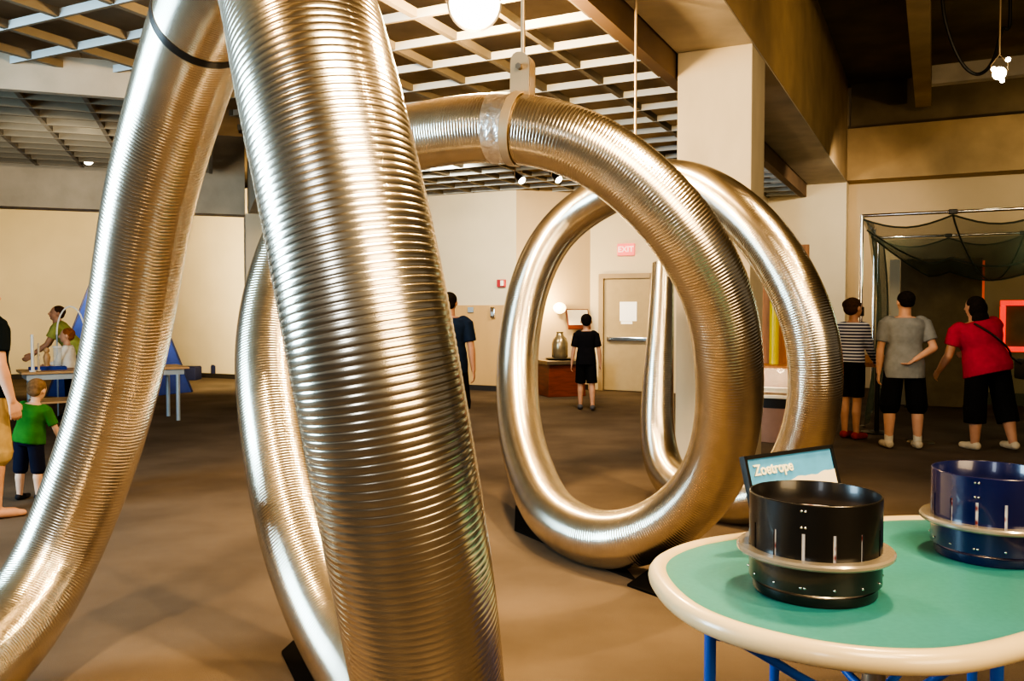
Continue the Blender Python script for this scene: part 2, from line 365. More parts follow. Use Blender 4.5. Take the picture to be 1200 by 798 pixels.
def section(name, i0, i1):
    mb = MB(); vs = []; n = 0
    for i in range(i0, i1+1):
        r = dense[i][3]/2*(1-AMP*2)+AMP*prof[i % 6][1]*(dense[i][3]/.335)
        vs += ring(i, r); n += 1
    fs = [(a*NS+k, a*NS+(k+1) % NS, (a+1)*NS+(k+1) % NS, (a+1)*NS+k) for a in range(n-1) for k in range(NS)]
    mb.add(vs, fs); o = mb.build(name, M['steel'], coil); o.data.shade_smooth(); return o
iS = nearest(240, 24, 0, m//2); iT = nearest(602, 150)
iS -= iS % 6; iT -= iT % 6
section('duct_section', 0, iS); section('duct_section', iS, iT); section('duct_section', iT, m-1)
def sleeve(name, i0, i1, dr, mt, step=2):
    mb = MB(); vs = []; ids = list(range(i0, i1+1, step)); prev = None
    rows = [(ids[0], -.004)]+[(i, dr) for i in ids]+[(ids[-1], -.004)]
    for i, d_ in rows: vs += ring(i, dense[i][3]/2+d_)
    fs = [(a*NS+k, a*NS+(k+1) % NS, (a+1)*NS+(k+1) % NS, (a+1)*NS+k) for a in range(len(rows)-1) for k in range(NS)]
    mb.add(vs, fs); o = mb.build(name, mt, coil); smooth_ang(o.data, 50); return o
tag(sleeve('seam_ring', iS-8, iS+8, .003, M['black']), 'dark ring where two lengths of tube join')
tag(sleeve('tape_wrap', iT-44, iT+1, .0035, M['foil']), 'crinkled silver foil tape wrapped around the tube')
sleeve('end_collar', m-14, m-1, .002, M['steel'])
# hanger: strap around the tube, bolted bracket, rod
def hanger(ic, label, top_z, strap_w=.045):
    c = C3[ic]; r = dense[ic][3]/2+.006
    n0 = (ZU-T[ic]*T[ic].z).normalized(); b0 = T[ic].cross(n0); t0 = T[ic]
    topp = c+n0*r
    h = thing('tube_hanger', V((topp.x, topp.y, top_z)), label, 'hanger', None)
    mb = MB(); vs = []
    n = 64; w = strap_w/2
    for a in range(n):
        an = 2*PI*a/n; d_ = n0*math.cos(an)+b0*math.sin(an)
        vs += [c+d_*r-t0*w, c+d_*(r+.006)-t0*w, c+d_*(r+.006)+t0*w, c+d_*r+t0*w]
    fs = []
    for a in range(n):
        e = (a+1) % n
        for q in range(4): fs.append((a*4+q, e*4+q, e*4+(q+1) % 4, a*4+(q+1) % 4))
    mb.add(vs, fs); mb.build('strap', M['bracket'], h, smooth=True)
    # two upright ears with rounded top and a bolt
    for s in (-1, 1):
        e = MB(); base = topp+b0*(s*.036)
        prof_ = [base-t0*.05-n0*.02, base+t0*.05-n0*.02]+[base+ZU*.14+t0*(.05*math.cos(q*PI/8))+ZU*(.05*math.sin(q*PI/8)) for q in range(9)]
        e.extr([p-b0*.006 for p in prof_], b0*.012); e.build('ear_plate', M['bracket'], h)
    mb = MB(); mb.tube([topp+ZU*.115-b0*.065, topp+ZU*.115+b0*.065], .016, 6); mb.build('bolt', M['steel_dk'], h)
    mb = MB(); mb.ell(topp+ZU*.12, (.030, .022, .045), (t0, b0, ZU)); mb.build('eye_nut', M['bracket'], h, smooth=True)
    mb = MB(); mb.tube([topp+ZU*.14, V((topp.x, topp.y, top_z))], .011, 10); mb.build('rod', M['bracket'], h, smooth=True)
    return h
iC = iT+8
hanger(iC, 'tan strap hanger with bolted bracket and rod around the middle loop beside the foil tape', 4.55)
i3 = nearest(745, 215, iT+200)
hanger(i3, 'thin tan rod hanger holding up the rearmost loop near the column', 4.55)

# black cradles under the coil
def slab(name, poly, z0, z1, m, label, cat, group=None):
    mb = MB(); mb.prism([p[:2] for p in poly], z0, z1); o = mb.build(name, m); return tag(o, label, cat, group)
g = lambda x, y: atz(x, y, 0)
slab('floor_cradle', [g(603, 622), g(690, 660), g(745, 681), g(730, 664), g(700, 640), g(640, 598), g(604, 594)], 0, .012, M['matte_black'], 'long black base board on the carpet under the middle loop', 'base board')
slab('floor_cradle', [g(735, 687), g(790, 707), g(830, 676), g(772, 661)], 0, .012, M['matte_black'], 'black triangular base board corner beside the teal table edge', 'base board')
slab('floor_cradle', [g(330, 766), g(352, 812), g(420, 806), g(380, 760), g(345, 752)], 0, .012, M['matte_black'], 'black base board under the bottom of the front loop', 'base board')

# ------------------------------------------------------------------ round-cornered teal table
TZ = .75
outl = [(.395, 2.40), (.405, 2.25), (.445, 2.10), (.53, 1.975), (.66, 1.875), (.80, 1.825), (.95, 1.82), (1.10, 1.87), (1.27, 1.96), (1.50, 2.11), (1.72, 2.31), (1.86, 2.55), (1.86, 2.80), (1.74, 3.01), (1.55, 3.10), (1.33, 3.085), (1.08, 3.0), (.80, 2.87), (.60, 2.77), (.47, 2.64), (.41, 2.52)]
def loopcat(P, sub):
    n = len(P); out = []
    for i in range(n):
        q = [P[(i+k-1) % n] for k in range(4)]
        for k in range(sub):
            t = k/sub; out.append(tuple(.5*((2*b)+(-a+c)*t+(2*a-5*b+4*c-d)*t*t+(-a+3*b-3*c+d)*t**3) for a, b, c, d in zip(*q)))
    return out
ol = loopcat(outl, 8)
cx = sum(p[0] for p in ol)/len(ol); cy = sum(p[1] for p in ol)/len(ol)
for it in range(12): ol = [tuple((ol[i-1][k]+2*ol[i][k]+ol[(i+1) % len(ol)][k])/4 for k in (0, 1)) for i in range(len(ol))]
def inset(P, d):
    o = []
    for i in range(len(P)):
        a, b = V(P[i-1]), V(P[(i+1) % len(P)]); t = (b-a).normalized(); o.append((P[i][0]-t.y*d, P[i][1]+t.x*d))
    return o
area = sum(ol[i-1][0]*ol[i][1]-ol[i][0]*ol[i-1][1] for i in range(len(ol)))
if area < 0: ol = ol[::-1]
tb = thing('activity_table', V((cx, cy, 0)), 'teal topped table with thick cream rounded rim and blue legs', 'table')
mb = MB(); mb.prism(inset(ol, .022), TZ-.03, TZ); mb.build('tabletop', M['teal'], tb)
mb = MB(); rim = inset(ol, .026)
mb.tube([(p[0], p[1], TZ-.018) for p in rim], .029, 16, closed=True); mb.build('rim', M['cream'], tb, smooth=True, ang=180)
hub = V((1.04, 2.42, 0))
mb = MB(); mb.lathe(hub, [(.001, .30), (.032, .30), (.032, .66), (.06, .68), (.06, TZ-.032), (.001, TZ-.032)], 24); mb.build('hub', M['steel_dk'], tb, smooth=True)
legs = [V((.515, 2.19, 0)), V((1.21, 2.10, 0)), V((1.52, 2.78, 0)), V((.86, 2.76, 0))]
for p in legs:
    mb = MB(); mb.tube([p, V((p.x, p.y, TZ-.031))], .0155, 12); lg = mb.build('leg', M['blue_paint'], tb, smooth=True)
    mb = MB(); mb.tube([p, p+ZU*.02], .018, 12); mb.build('foot_cap', M['black'], lg, smooth=True)
for p in legs:
    d_ = hub-p
    mb = MB(); mb.tube([p+d_*t+ZU*(.66-.26*math.sin(t*PI*.5)**1.5) for t in [k/10 for k in range(11)]], .0125, 10); mb.build('brace', M['blue_paint'], tb, smooth=True)
for k in range(4):
    p, q = legs[k], legs[(k+1) % 4]
    mb = MB(); mb.tube([p+ZU*.16, q+ZU*.16], .011, 10); mb.build('stretcher', M['blue_paint'], tb, smooth=True)

def drum(c, r, m, label, a0):
    z = TZ; t = thing('zoetrope_drum', V((c[0], c[1], z)), label, 'zoetrope')
    c = V((c[0], c[1], z)); nsl = 14
    base = MB(); base.lathe(c, [(.001, .001), (r*.92, .001), (r*.94, .006), (r*.94, .026), (r*.90, .031), (.001, .031)], 72); base.build('base', m, t, smooth=True)
    # drum wall with real slits: 13 slits cut in the band between .125 and .20
    W = MB(); th = .006; z0, zs0, zs1, z1 = .032, .118, .190, .264; nseg = nsl*10
    def wallband(za, zb, ks):
        for k in ks:
            a, b = a0+2*PI*k/nseg, a0+2*PI*(k+1)/nseg
            if True:
                vs = []
                for zz in (za, zb):
                    for rr in (r, r-th):
                        for an in (a, b): vs.append(c+V((rr*math.cos(an), rr*math.sin(an), zz)))
                W.add(vs, [(0, 1, 5, 4), (3, 2, 6, 7), (0, 2, 3, 1), (4, 5, 7, 6), (0, 4, 6, 2), (1, 3, 7, 5)])
    sl = 1
    # two angular grids: body segments and narrow slit segments
    W.lathe(c, [(r-.012, z0), (r, z0+.004), (r, zs0), (r-th, zs0), (r-th, z0+.004), (r-.012, z0)], 104)
    W.lathe(c, [(r, zs1), (r, z1-.002), (r-.002, z1), (r-th+.001, z1), (r-th, z1-.002), (r-th, zs1), (r, zs1)], 104)
    hw = .0042/r
    for k in range(nsl):
        A0 = a0+2*PI*k/nsl+hw; A1 = a0+2*PI*(k+1)/nsl-hw; n = 8
        vs = []
        for q in range(n+1):
            an = A0+(A1-A0)*q/n
            for rr, zz in ((r, zs0), (r-th, zs0), (r-th, zs1), (r, zs1)): vs.append(c+V((rr*math.cos(an), rr*math.sin(an), zz)))
        fs = [(q*4+w, q*4+(w+1) % 4, q*4+4+(w+1) % 4, q*4+4+w) for q in range(n) for w in range(4)]+[(0, 1, 2, 3), (n*4+3, n*4+2, n*4+1, n*4)]
        W.add(vs, fs)
    W.build('drum_wall', m, t, smooth=True)
    st = MB(); rr = r-.014
    st.lathe(c, [(rr, .04), (rr, .197), (rr-.002, .197), (rr-.002, .04)], 72); st.build('picture_strip', M['strip'], t, smooth=True)
    fl_ = MB(); fl_.lathe(c, [(r-.001, .108), (r+.028, .105), (r+.033, .110), (r+.033, .117), (r+.028, .122), (r-.001, .122)], 96); fl_.build('flange', M['flange'], t, smooth=True)
    for k in range(nsl):
        an = a0+2*PI*k/nsl
        for zz in (.052,) if k % 7 else (.052, .206, .248):
            for da in ((0,) if k % 7 else (-.028, .028)):
                b = MB(); p = c+V(((r+.001)*math.cos(an+da), (r+.001)*math.sin(an+da), zz)); b.ell(p, (.0038, .0038, .0038), n=8); b.build('rivet', M['chrome'], t, smooth=True)
    return t
def strip_mat():
    m = mat('picture_strip', (.75, .62, .48), .6, var=.05, emit=(1, .8, .55), estr=.35)  # strip given a glow of its own to look bright through the slits
    nt = m.node_tree; b = nt.nodes['Principled BSDF']
    w = nt.nodes.new('ShaderNodeTexVoronoi'); w.inputs['Scale'].default_value = 38
    cr = nt.nodes.new('ShaderNodeValToRGB'); e = cr.color_ramp.elements
    e[0].position = .15; e[0].color = (.35, .06, .04, 1); e[1].position = .45; e[1].color = (.85, .72, .56, 1)
    tc = nt.nodes.new('ShaderNodeTexCoord'); nt.links.new(tc.outputs['Object'], w.inputs['Vector']); nt.links.new(w.outputs['Distance'], cr.inputs[0])
    nt.links.new(cr.outputs[0], b.inputs['Base Color']); nt.links.new(cr.outputs[0], b.inputs['Emission Color'])
    return m
M['strip'] = strip_mat()
drum((.815, 2.28), .170, M['black_gloss'], 'black zoetrope drum with viewing slits on the teal table', -PI/2-.50)
drum((1.478, 2.61), .170, M['blue_gloss'], 'dark blue zoetrope drum at the right end of the teal table', -PI/2-.742)

# Zoetrope sign
sA = V((.718, 2.65, 1.047)); sB = V((1.084, 2.89, 1.047)); sx = (sB-sA); sw = sx.length; sx.normalize()
sn = V((sx.y, -sx.x, 0)); sdn = (sn*.28-ZU).normalized(); snn = sx.cross(-sdn).normalized()
if snn.dot(V((0, -1, 0))) < 0: snn = -snn
sh = .28
sg = thing('exhibit_sign', V(((sA+sB)/2).xy.to_3d())+ZU*TZ+sn*.08, 'small tilted sign reading Zoetrope, blue over cream in a black frame, behind the black drum', 'sign')
ctr = (sA+sB)/2+sdn*(sh/2)
mb = MB(); mb.box(ctr-snn*.008, (sw, sh, .012), (sx, sdn, snn)); mb.build('backing', M['black'], sg, bevel=.002)
mb = MB(); fw = .012
for off, sz in ((sdn*(-sh/2+fw/2), (sw, fw, .016)), (sdn*(sh/2-fw/2), (sw, fw, .016)), (sx*(-sw/2+fw/2), (fw, sh, .016)), (sx*(sw/2-fw/2), (fw, sh, .016))): mb.box(ctr+off, sz, (sx, sdn, snn))
mb.build('sign_frame', M['black'], sg)
mb = MB(); mb.box(ctr, (sw-2*fw, sh-2*fw, .004), (sx, sdn, snn)); mb.build('blue_panel', M['sign_blue'], sg)
ww = sw-2*fw; top = []
for k in range(25):
    t = k/24; top.append(ctr+sx*(-ww/2+ww*t)+sdn*(-sh/2+.098+.003*math.sin(t*19)+.002*math.sin(t*41+1)-.016*t)+snn*.0022)
low = [ctr+sx*(ww/2)+sdn*(sh/2-fw)+snn*.0022, ctr-sx*(ww/2)+sdn*(sh/2-fw)+snn*.0022]
mb = MB(); mb.extr(top+low, snn*.002); mb.build('cream_panel', M['sign_cream'], sg)
letters('Zoetrope', .047, 'sign_letter', 'lettering', sg, ctr-sx*(sw/2-.128)+sdn*(-sh/2+.050)+snn*.004, sx, -sdn, .002)
bot = ctr+sdn*(sh/2-.006)
for s in (-1, 1):
    mb = MB(); q0 = ctr+sx*(s*.12)-snn*.02; mb.tube([V((q0.x, q0.y, TZ+.012))-snn*.10*V((1, 1, 0)).length/1.4142, q0], .008, 8); mb.build('stand_leg', M['black'], sg)

# ------------------------------------------------------------------ people
SK = {}
def skin(name, col):
    SK[name] = mat(name, col, .55, var=.07, scale=10, spec=.4); return SK[name]
skin('skin_fair', (.58, .33, .22)); skin('skin_tan', (.46, .25, .16)); skin('skin_pale', (.62, .40, .29))
M['eye_dark'] = mat('eye_dark', (.02, .015, .012), .2); M['lip'] = mat('lip', (.42, .16, .13), .5)
def cloth(name, col, var=.12, scale=14): M[name] = mat(name, col, .9, var=var, scale=scale, bump=.35, bscale=22, spec=.15)
cloth('shirt_navy', (.010, .020, .045)); cloth('shirt_dkteal', (.008, .014, .020)); cloth('shirt_green', (.035, .16, .025)); cloth('shirt_white', (.85, .82, .76), .04)
cloth('shirt_lime', (.34, .38, .12)); cloth('shirt_black', (.010, .010, .014)); cloth('shirt_grey', (.22, .23, .23)); cloth('shirt_red', (.42, .012, .035))
cloth('shorts_khaki', (.46, .33, .15)); cloth('shorts_black', (.008, .008, .009)); cloth('shorts_navy', (.010, .012, .03)); cloth('shoe_red', (.32, .03, .02)); cloth('shoe_white', (.55, .48, .36)); cloth('sock', (.62, .58, .48)); cloth('shoe_dark', (.02, .02, .025)); cloth('shoe_grey', (.12, .12, .13))
cloth('hair_dark', (.014, .010, .008), .3, 40); cloth('hair_brown', (.06, .032, .016), .3, 40); cloth('hair_light', (.20, .13, .075), .3, 40); cloth('hair_red', (.26, .09, .03), .3, 40)
def striped():
    m = mat('shirt_striped', (.5, .5, .55), .9, spec=.15); nt = m.node_tree; b = nt.nodes['Principled BSDF']
    tc = nt.nodes.new('ShaderNodeTexCoord'); sp = nt.nodes.new('ShaderNodeSeparateXYZ'); mu = nt.nodes.new('ShaderNodeMath'); mu.operation = 'MULTIPLY'; mu.inputs[1].default_value = 27
    fr = nt.nodes.new('ShaderNodeMath'); fr.operation = 'FRACT'; cr = nt.nodes.new('ShaderNodeValToRGB'); cr.color_ramp.interpolation = 'CONSTANT'
    cr.color_ramp.elements[0].color = (.03, .035, .08, 1); cr.color_ramp.elements[1].position = .5; cr.color_ramp.elements[1].color = (.62, .62, .66, 1)
    L = nt.links; L.new(tc.outputs['Object'], sp.inputs[0]); L.new(sp.outputs['Z'], mu.inputs[0]); L.new(mu.outputs[0], fr.inputs[0]); L.new(fr.outputs[0], cr.inputs[0]); L.new(cr.outputs[0], b.inputs['Base Color']); return m
M['shirt_striped'] = striped()

def remesh(mb, name, mt, parent, vox=.008, it=4):
    me = bpy.data.meshes.new(name); me.from_pydata(mb.v, [], mb.f)
    bm = bmesh.new(); bm.from_mesh(me); bmesh.ops.recalc_face_normals(bm, faces=bm.faces); bm.to_mesh(me); bm.free()
    o = bpy.data.objects.new(name, me); COL.objects.link(o)
    r = o.modifiers.new('r', 'REMESH'); r.mode = 'VOXEL'; r.voxel_size = vox; s = o.modifiers.new('s', 'SMOOTH'); s.iterations = it; s.factor = .5
    bpy.context.view_layer.update()
    m2 = bpy.data.meshes.new_from_object(o.evaluated_get(bpy.context.evaluated_depsgraph_get()))
    bpy.data.objects.remove(o); bpy.data.meshes.remove(me)
    m2.materials.clear(); m2.materials.append(mt); m2.shade_smooth()
    ob = bpy.data.objects.new(name, m2); COL.objects.link(ob); ob.parent = parent; return ob

TOR = [(-.055, .070, .055), (0, .098, .072), (.06, .092, .066), (.13, .080, .058), (.20, .094, .064), (.25, .104, .062), (.285, .092, .052), (.308, .045, .042)]
def person(label, cat, loc, face, H, build=1., depth=None, lean=(0, 0), head=(0, 0), hs=1., aR=((.12, 0, -1), (.02, .12, -1)), aL=None, lR=((.03, 0, -1), (0, 0, -1)), lL=None, curl=.5,
           skin='skin_fair', shirt='shirt_grey', sleeve=.62, hem=-.03, bottoms='shorts_black', leg=.98, flare=1.15, shoes='shoe_dark', socks=None, hair='hair_dark', hstyle='short', rootname='person', extra=None):
    depth = depth or build
    R = thing(rootname, loc, label, cat); R.rotation_euler = (0, 0, face)
    lR = [V(q).normalized() for q in lR]; lL = [V(q).normalized() for q in (lL or [V((-q[0], q[1], q[2])) for q in lR])]
    aR = [V(q).normalized() for q in aR]; aL = [V(q).normalized() for q in (aL or [V((-q[0], q[1], q[2])) for q in aR])]
    hipw = .052*H*build; th = .235*H; shn = .23*H; ft = .04*H
    drop = [q[0].z*th+q[1].z*shn for q in (lR, lL)]; hz = ft-min(drop)
    hip = {1: V((hipw, 0, hz)), -1: V((-hipw, 0, hz))}
    knee = {}; ank = {}
    for s, q in ((1, lR), (-1, lL)): knee[s] = hip[s]+q[0]*th; ank[s] = knee[s]+q[1]*shn
    pel = V((0, 0, hz+.02*H)); sp = V((math.sin(lean[1]), math.sin(lean[0]), math.cos(lean[0])*math.cos(lean[1]))).normalized()
    Xa = (V((1, 0, 0))-sp*sp.x).normalized(); Ya = sp.cross(Xa)
    def torso(mb, ease, lo, hi, dw=1., flat=False):
        rows = []
        n = 26
        for i in range(n+1):
            s = lo+(hi-lo)*i/n
            k = 0
            while k < len(TOR)-2 and TOR[k+1][0] < s: k += 1
            a, b = TOR[k], TOR[k+1]; so = s; s = max(s, 0) if flat else s; k = max(k, 1) if flat else k; a, b = TOR[k], TOR[k+1]; t = min(1.2, max(-.3, (s-a[0])/(b[0]-a[0]))); t2 = t*t*(3-2*t) if 0 <= t <= 1 else t
            rows.append((so, (a[1]+(b[1]-a[1])*t2)*H*build*dw+ease, (a[2]+(b[2]-a[2])*t2)*H*depth+ease))
        vs = []; N = 28
        for s, w, d_ in rows:
            bend = max(0, s)/.31
            spd = V((0, 0, 1)).lerp(sp, min(1, .35+.65*bend)) if s > 0 else V((0, 0, 1))
            c = pel+(sp*s*H if s > 0 else V((0, 0, s*H)))
            for q in range(N):
                an = 2*PI*q/N; ca, sa = math.cos(an), math.sin(an)
                vs.append(c+Xa*(w*math.copysign(abs(ca)**.85, ca))+Ya*(d_*math.copysign(abs(sa)**.85, sa)))
        fs = [(a*N+k, a*N+(k+1) % N, (a+1)*N+(k+1) % N, (a+1)*N+k) for a in range(n) for k in range(N)]+[list(range(N))[::-1], list(range(n*N, n*N+N))]
        mb.add(vs, fs)
    shc = pel+sp*.272*H; sho = {s: shc+Xa*(s*.100*H*build) for s in (1, -1)}
    neck = pel+sp*.30*H
    hd = (sp*.45+V((0, 0, .55))+V((0, math.sin(head[1]), 0))).normalized(); hy = head[0]
    HX = V((math.cos(hy), math.sin(hy), 0)); HX = (HX-hd*HX.dot(hd)).normalized(); HY = hd.cross(HX)
    hh = .064*H*hs; hc = neck+hd*(.035*H+hh)
    B = MB(); torso(B, 0, -.055, .308)
    lb = (build+1)/2
    B.cap(neck-sp*.03*H, .036*H*lb, hc-hd*hh*.4, .033*H*min(lb, 1.1))
    # head: skull, face, jaw, nose, ears
    B.ell(hc+hd*hh*.12-HY*hh*.08, (hh*.76, hh*.92, hh*.90), (HX, HY, hd)); B.ell(hc-hd*hh*.30+HY*hh*.22, (hh*.62, hh*.62, hh*.72), (HX, HY, hd))
    B.ell(hc-hd*hh*.78+HY*hh*.48, (hh*.32, hh*.30, hh*.22), (HX, HY, hd))
    B.cap(hc+HY*hh*.84+hd*hh*.05, hh*.09, hc+HY*hh*.98-hd*hh*.22, hh*.15); B.ell(hc+HY*hh*.80-hd*hh*.50, (hh*.26, hh*.12, hh*.10), (HX, HY, hd))
    for s in (1, -1): B.ell(hc+HX*(s*hh*.78)-HY*hh*.08-hd*hh*.08, (hh*.10, hh*.17, hh*.27), (HX, HY, hd))
    elb = {}; wri = {}
    for s, q in ((1, aR), (-1, aL)):
        elb[s] = sho[s]+q[0]*.172*H; wri[s] = elb[s]+q[1]*.150*H
        B.cap(sho[s]-Xa*(s*.012*H), .028*H*lb, sho[s]+q[0]*.06*H, .028*H*lb); B.cap(sho[s], .029*H*lb, elb[s], .0215*H*lb); B.cap(elb[s], .0225*H*lb, elb[s]+q[1]*.05*H, .0225*H*lb); B.cap(elb[s]+q[1]*.04*H, .0225*H*lb, wri[s], .0145*H*lb)
        # hand
        f = q[1]; w = V((0, 1, 0)) if abs(f.y) < .85 else V((0, 0, 1)); w = (w-f*w.dot(f)).normalized(); nrm = f.cross(w)
        if nrm.dot(V((-s, 0, 0))) < 0: nrm = -nrm     # palm towards the body
        k = H/1.75
        for j in range(4):
            off = w*((1.5-j)*.0205*k); kn = wri[s]+f*.088*k+off*1.05
            B.cap(wri[s]+off*.55, .0135*k, kn, .0115*k, 8)
            Lf = (.072, .082, .076, .060)[j]*k; d1 = (f*math.cos(curl*.6)+nrm*math.sin(curl*.6)).normalized(); d2 = (f*math.cos(curl*1.9)+nrm*math.sin(curl*1.9)).normalized()
            p1 = kn+d1*Lf*.5; B.cap(kn, .0098*k, p1, .0088*k, 8); B.cap(p1, .0088*k, p1+d2*Lf*.5, .0078*k, 8)
        t0 = wri[s]+f*.025*k+w*.025*k; t1 = t0+(f*.7+w*.6+nrm*.3).normalized()*.042*k; B.cap(t0, .013*k, t1, .0105*k, 8); B.cap(t1, .0105*k, t1+(f+nrm*.35).normalized()*.032*k, .0088*k, 8)
    for s, q in ((1, lR), (-1, lL)):
        B.cap(hip[s], .052*H*lb, knee[s], .033*H*lb); B.cap(knee[s], .033*H*lb, knee[s]+q[1]*.08*H-V((0, .006*H, 0)), .034*H*lb); B.cap(knee[s]+q[1]*.07*H-V((0, .006*H, 0)), .034*H*lb, ank[s], .0205*H*lb)
        B.cap(ank[s]-V((0, .018*H, .012*H)), .022*H, ank[s]+V((s*.006*H, .065*H, -.020*H)), .021*H); B.cap(ank[s]+V((s*.004*H, .05*H, -.020*H)), .021*H, ank[s]+V((s*.012*H, .10*H, -.026*H)), .014*H)
    body = remesh(B, 'body', SK[skin], R, .0075 if H > 1.2 else .006)
    body.data.materials.append(M['eye_dark']); body.data.materials.append(M['lip'])
    eyes = [hc+HY*hh*.86+HX*(s*hh*.32)+hd*hh*.06 for s in (1, -1)]; mouth = hc+HY*hh*.92-hd*hh*.50
    for p in body.data.polygons:
        c = p.center
        if any((c-e).length < hh*.13 for e in eyes): p.material_index = 1
        else:
            d_ = c-mouth
            if abs(d_.dot(hd)) < hh*.07 and abs(d_.dot(HX)) < hh*.26 and d_.dot(HY) > -hh*.3: p.material_index = 2
    # clothing
    S = MB(); torso(S, max(.016, .019*H/1.75), hem, .300, flat=True)
    for s, q in ((1, aR), (-1, aL)):
        S.cap(sho[s]-Xa*(s*.02*H), .041*H*lb, sho[s]+q[0]*.02*H, .041*H*lb)
        if sleeve <= 1: S.tube([sho[s], sho[s]+q[0]*.172*H*sleeve], [.041*H*lb, .039*H*lb], 18)
        else: S.cap(sho[s], .037*H*lb, elb[s], .029*H*lb); S.tube([elb[s]-q[1]*.01*H, elb[s]+q[1]*.15*H*(sleeve-1)], [.029*H*lb, .021*H*lb], 18)
    remesh(S, 'shirt', M[shirt], R, .0085, 3)
    Q = MB(); torso(Q, .010, -.055, max(.03, hem+.03), 1.02)
    for s, q in ((1, lR), (-1, lL)):
        if leg <= 1: Q.tube([hip[s]+V((0, 0, .02*H)), hip[s].lerp(knee[s], .35), hip[s]+q[0]*th*leg], [.058*H*lb, .058*H*lb, .045*H*lb*flare], 20)
        else: Q.cap(hip[s], .058*H*lb, knee[s], .044*H*lb*flare); Q.tube([knee[s]-q[1]*.01*H, knee[s]+q[1]*shn*(leg-1)], [.045*H*lb*flare, .042*H*lb*flare], 20)
    remesh(Q, 'shorts' if leg < 1.3 else 'trousers', M[bottoms], R, .0085, 3)
    # hair
    hb = MB()
    hb.ell(hc+hd*hh*.30-HY*hh*.20, (hh*.83, hh*.90, hh*.80), (HX, HY, hd))
    if hstyle == 'short': hb.ell(hc-HY*hh*.42-hd*hh*.12, (hh*.70, hh*.58, hh*.62), (HX, HY, hd))
    elif hstyle == 'thin': hb.ell(hc-HY*hh*.40-hd*hh*.05, (hh*.72, hh*.58, hh*.55), (HX, HY, hd))
    elif hstyle == 'bun':
        hb.ell(hc-HY*hh*.40-hd*hh*.10, (hh*.80, hh*.66, hh*.66), (HX, HY, hd)); hb.ell(hc-HY*hh*.35+hd*hh*.35-HX*hh*.25, (hh*.75, hh*.7, hh*.6), (HX, HY, hd))
    elif hstyle == 'long':
        hb.ell(hc-HY*hh*.42-hd*hh*.2, (hh*1.0, hh*.80, hh*1.0), (HX, HY, hd)); hb.ell(hc-HY*hh*.62-hd*hh*1.25, (hh*1.05, hh*.62, hh*1.0), (HX, HY, hd)); hb.ell(hc-HY*hh*.60-hd*hh*1.9+HX*hh*.2, (hh*.75, hh*.5, hh*.8), (HX, HY, hd))
    remesh(hb, 'hair', M[hair], R, .007, 3)
    for s in (1, -1):
        if shoes:
            f = MB(); a = ank[s]
            f.cap(a-V((0, .016*H, .010*H)), .0275*H, a+V((s*.006*H, .055*H, -.016*H)), .0255*H); f.cap(a+V((s*.006*H, .05*H, -.018*H)), .026*H, a+V((s*.012*H, .105*H, -.019*H)), .021*H)
            f.v = [V((p.x, p.y, max(p.z, a.z-ft+.001))) for p in f.v]
            remesh(f, 'shoe', M[shoes], R, .006, 2)
        if socks:
            f = MB(); f.tube([ank[s]-V((0, 0, .005)), ank[s]-(lR if s > 0 else lL)[1]*.05*H], [.0235*H*lb, .0255*H*lb], 16); remesh(f, 'sock', M[socks], R, .006, 1)
    R['_sho'] = 0; del R['_sho']
    return R, dict(pel=pel, sho=sho, sp=sp, Xa=Xa, Ya=Ya, wri=wri, hc=hc, ank=ank)
def fl_at(x, y): p = atz(x, y, 0); return p
def face_dir(dx, dy): return math.atan2(-dx, dy)
# man at the left edge, side on, facing right
person('man at the left edge in dark T-shirt and khaki shorts, side on with bare legs', 'person', V((-3.845, 6.2, 0)), face_dir(.75, .8), 1.76, 1.22, lean=(.04, -.07), head=(.3, 0), aR=((.24, .06, -1), (.05, .25, -1)), lR=((.06, .08, -1), (.02, -.04, -1)), lL=((-.03, -.10, -1), (0, -.10, -1)),
       shirt='shirt_dkteal', bottoms='shorts_khaki', leg=1.06, flare=1.25, shoes=None, skin='skin_fair', hair='hair_brown', sleeve=.7)
person('toddler in a green shirt standing beside the man in khaki shorts, seen from behind', 'person', V((-3.84, 6.75, 0)), face_dir(.25, 1), .93, 1.25, hs=1.4, lean=(.10, .12), head=(.1, .2), aR=((.25, .35, -1), (-.1, .6, -1)), lR=((.06, .05, -1), (.02, -.02, -1)), lL=((-.06, -.05, -1), (0, -.06, -1)),
       shirt='shirt_green', bottoms='shorts_navy', leg=1.12, flare=1.2, hair='hair_light', shoes='shoe_dark', skin='skin_pale', sleeve=.85)
person('red-haired child in a white shirt behind the long table, turned to the left', 'person', V((-6.22, 12.0, 0)), face_dir(-1, -.35), 1.24, 1.05, hs=1.25, lean=(.12, 0), head=(0, -.1), aR=((.10, .55, -1), (-.1, 1, -.35)), shirt='shirt_white', sleeve=1.5, bottoms='shorts_navy', leg=1.8, hair='hair_red', shoes='shoe_dark', skin='skin_fair')
person('adult in a lime green shirt bending forward behind the white-shirted child', 'person', V((-6.62, 13.0, 0)), face_dir(-1, -.45), 1.70, 1.1, lean=(.62, 0), head=(.2, -.4), aR=((.05, .5, -1), (-.1, .8, -.6)), shirt='shirt_lime', bottoms='shorts_navy', leg=1.9, hair='hair_brown', shoes='shoe_dark', skin='skin_tan')
person('man in a navy T-shirt walking away, half hidden behind the front loop', 'person', V((-.71, 9.7, 0)), face_dir(.15, 1), 1.74, 1.12, aR=((.20, -.02, -1), (.06, .16, -1)), lR=((.08, .12, -1), (0, -.10, -1)), lL=((-.02, -.12, -1), (0, -.25, -1)), shirt='shirt_navy', bottoms='shorts_black', leg=1.2, flare=1.25, hair='hair_dark', shoes='shoe_dark', skin='skin_tan', sleeve=.75, hem=-.06)
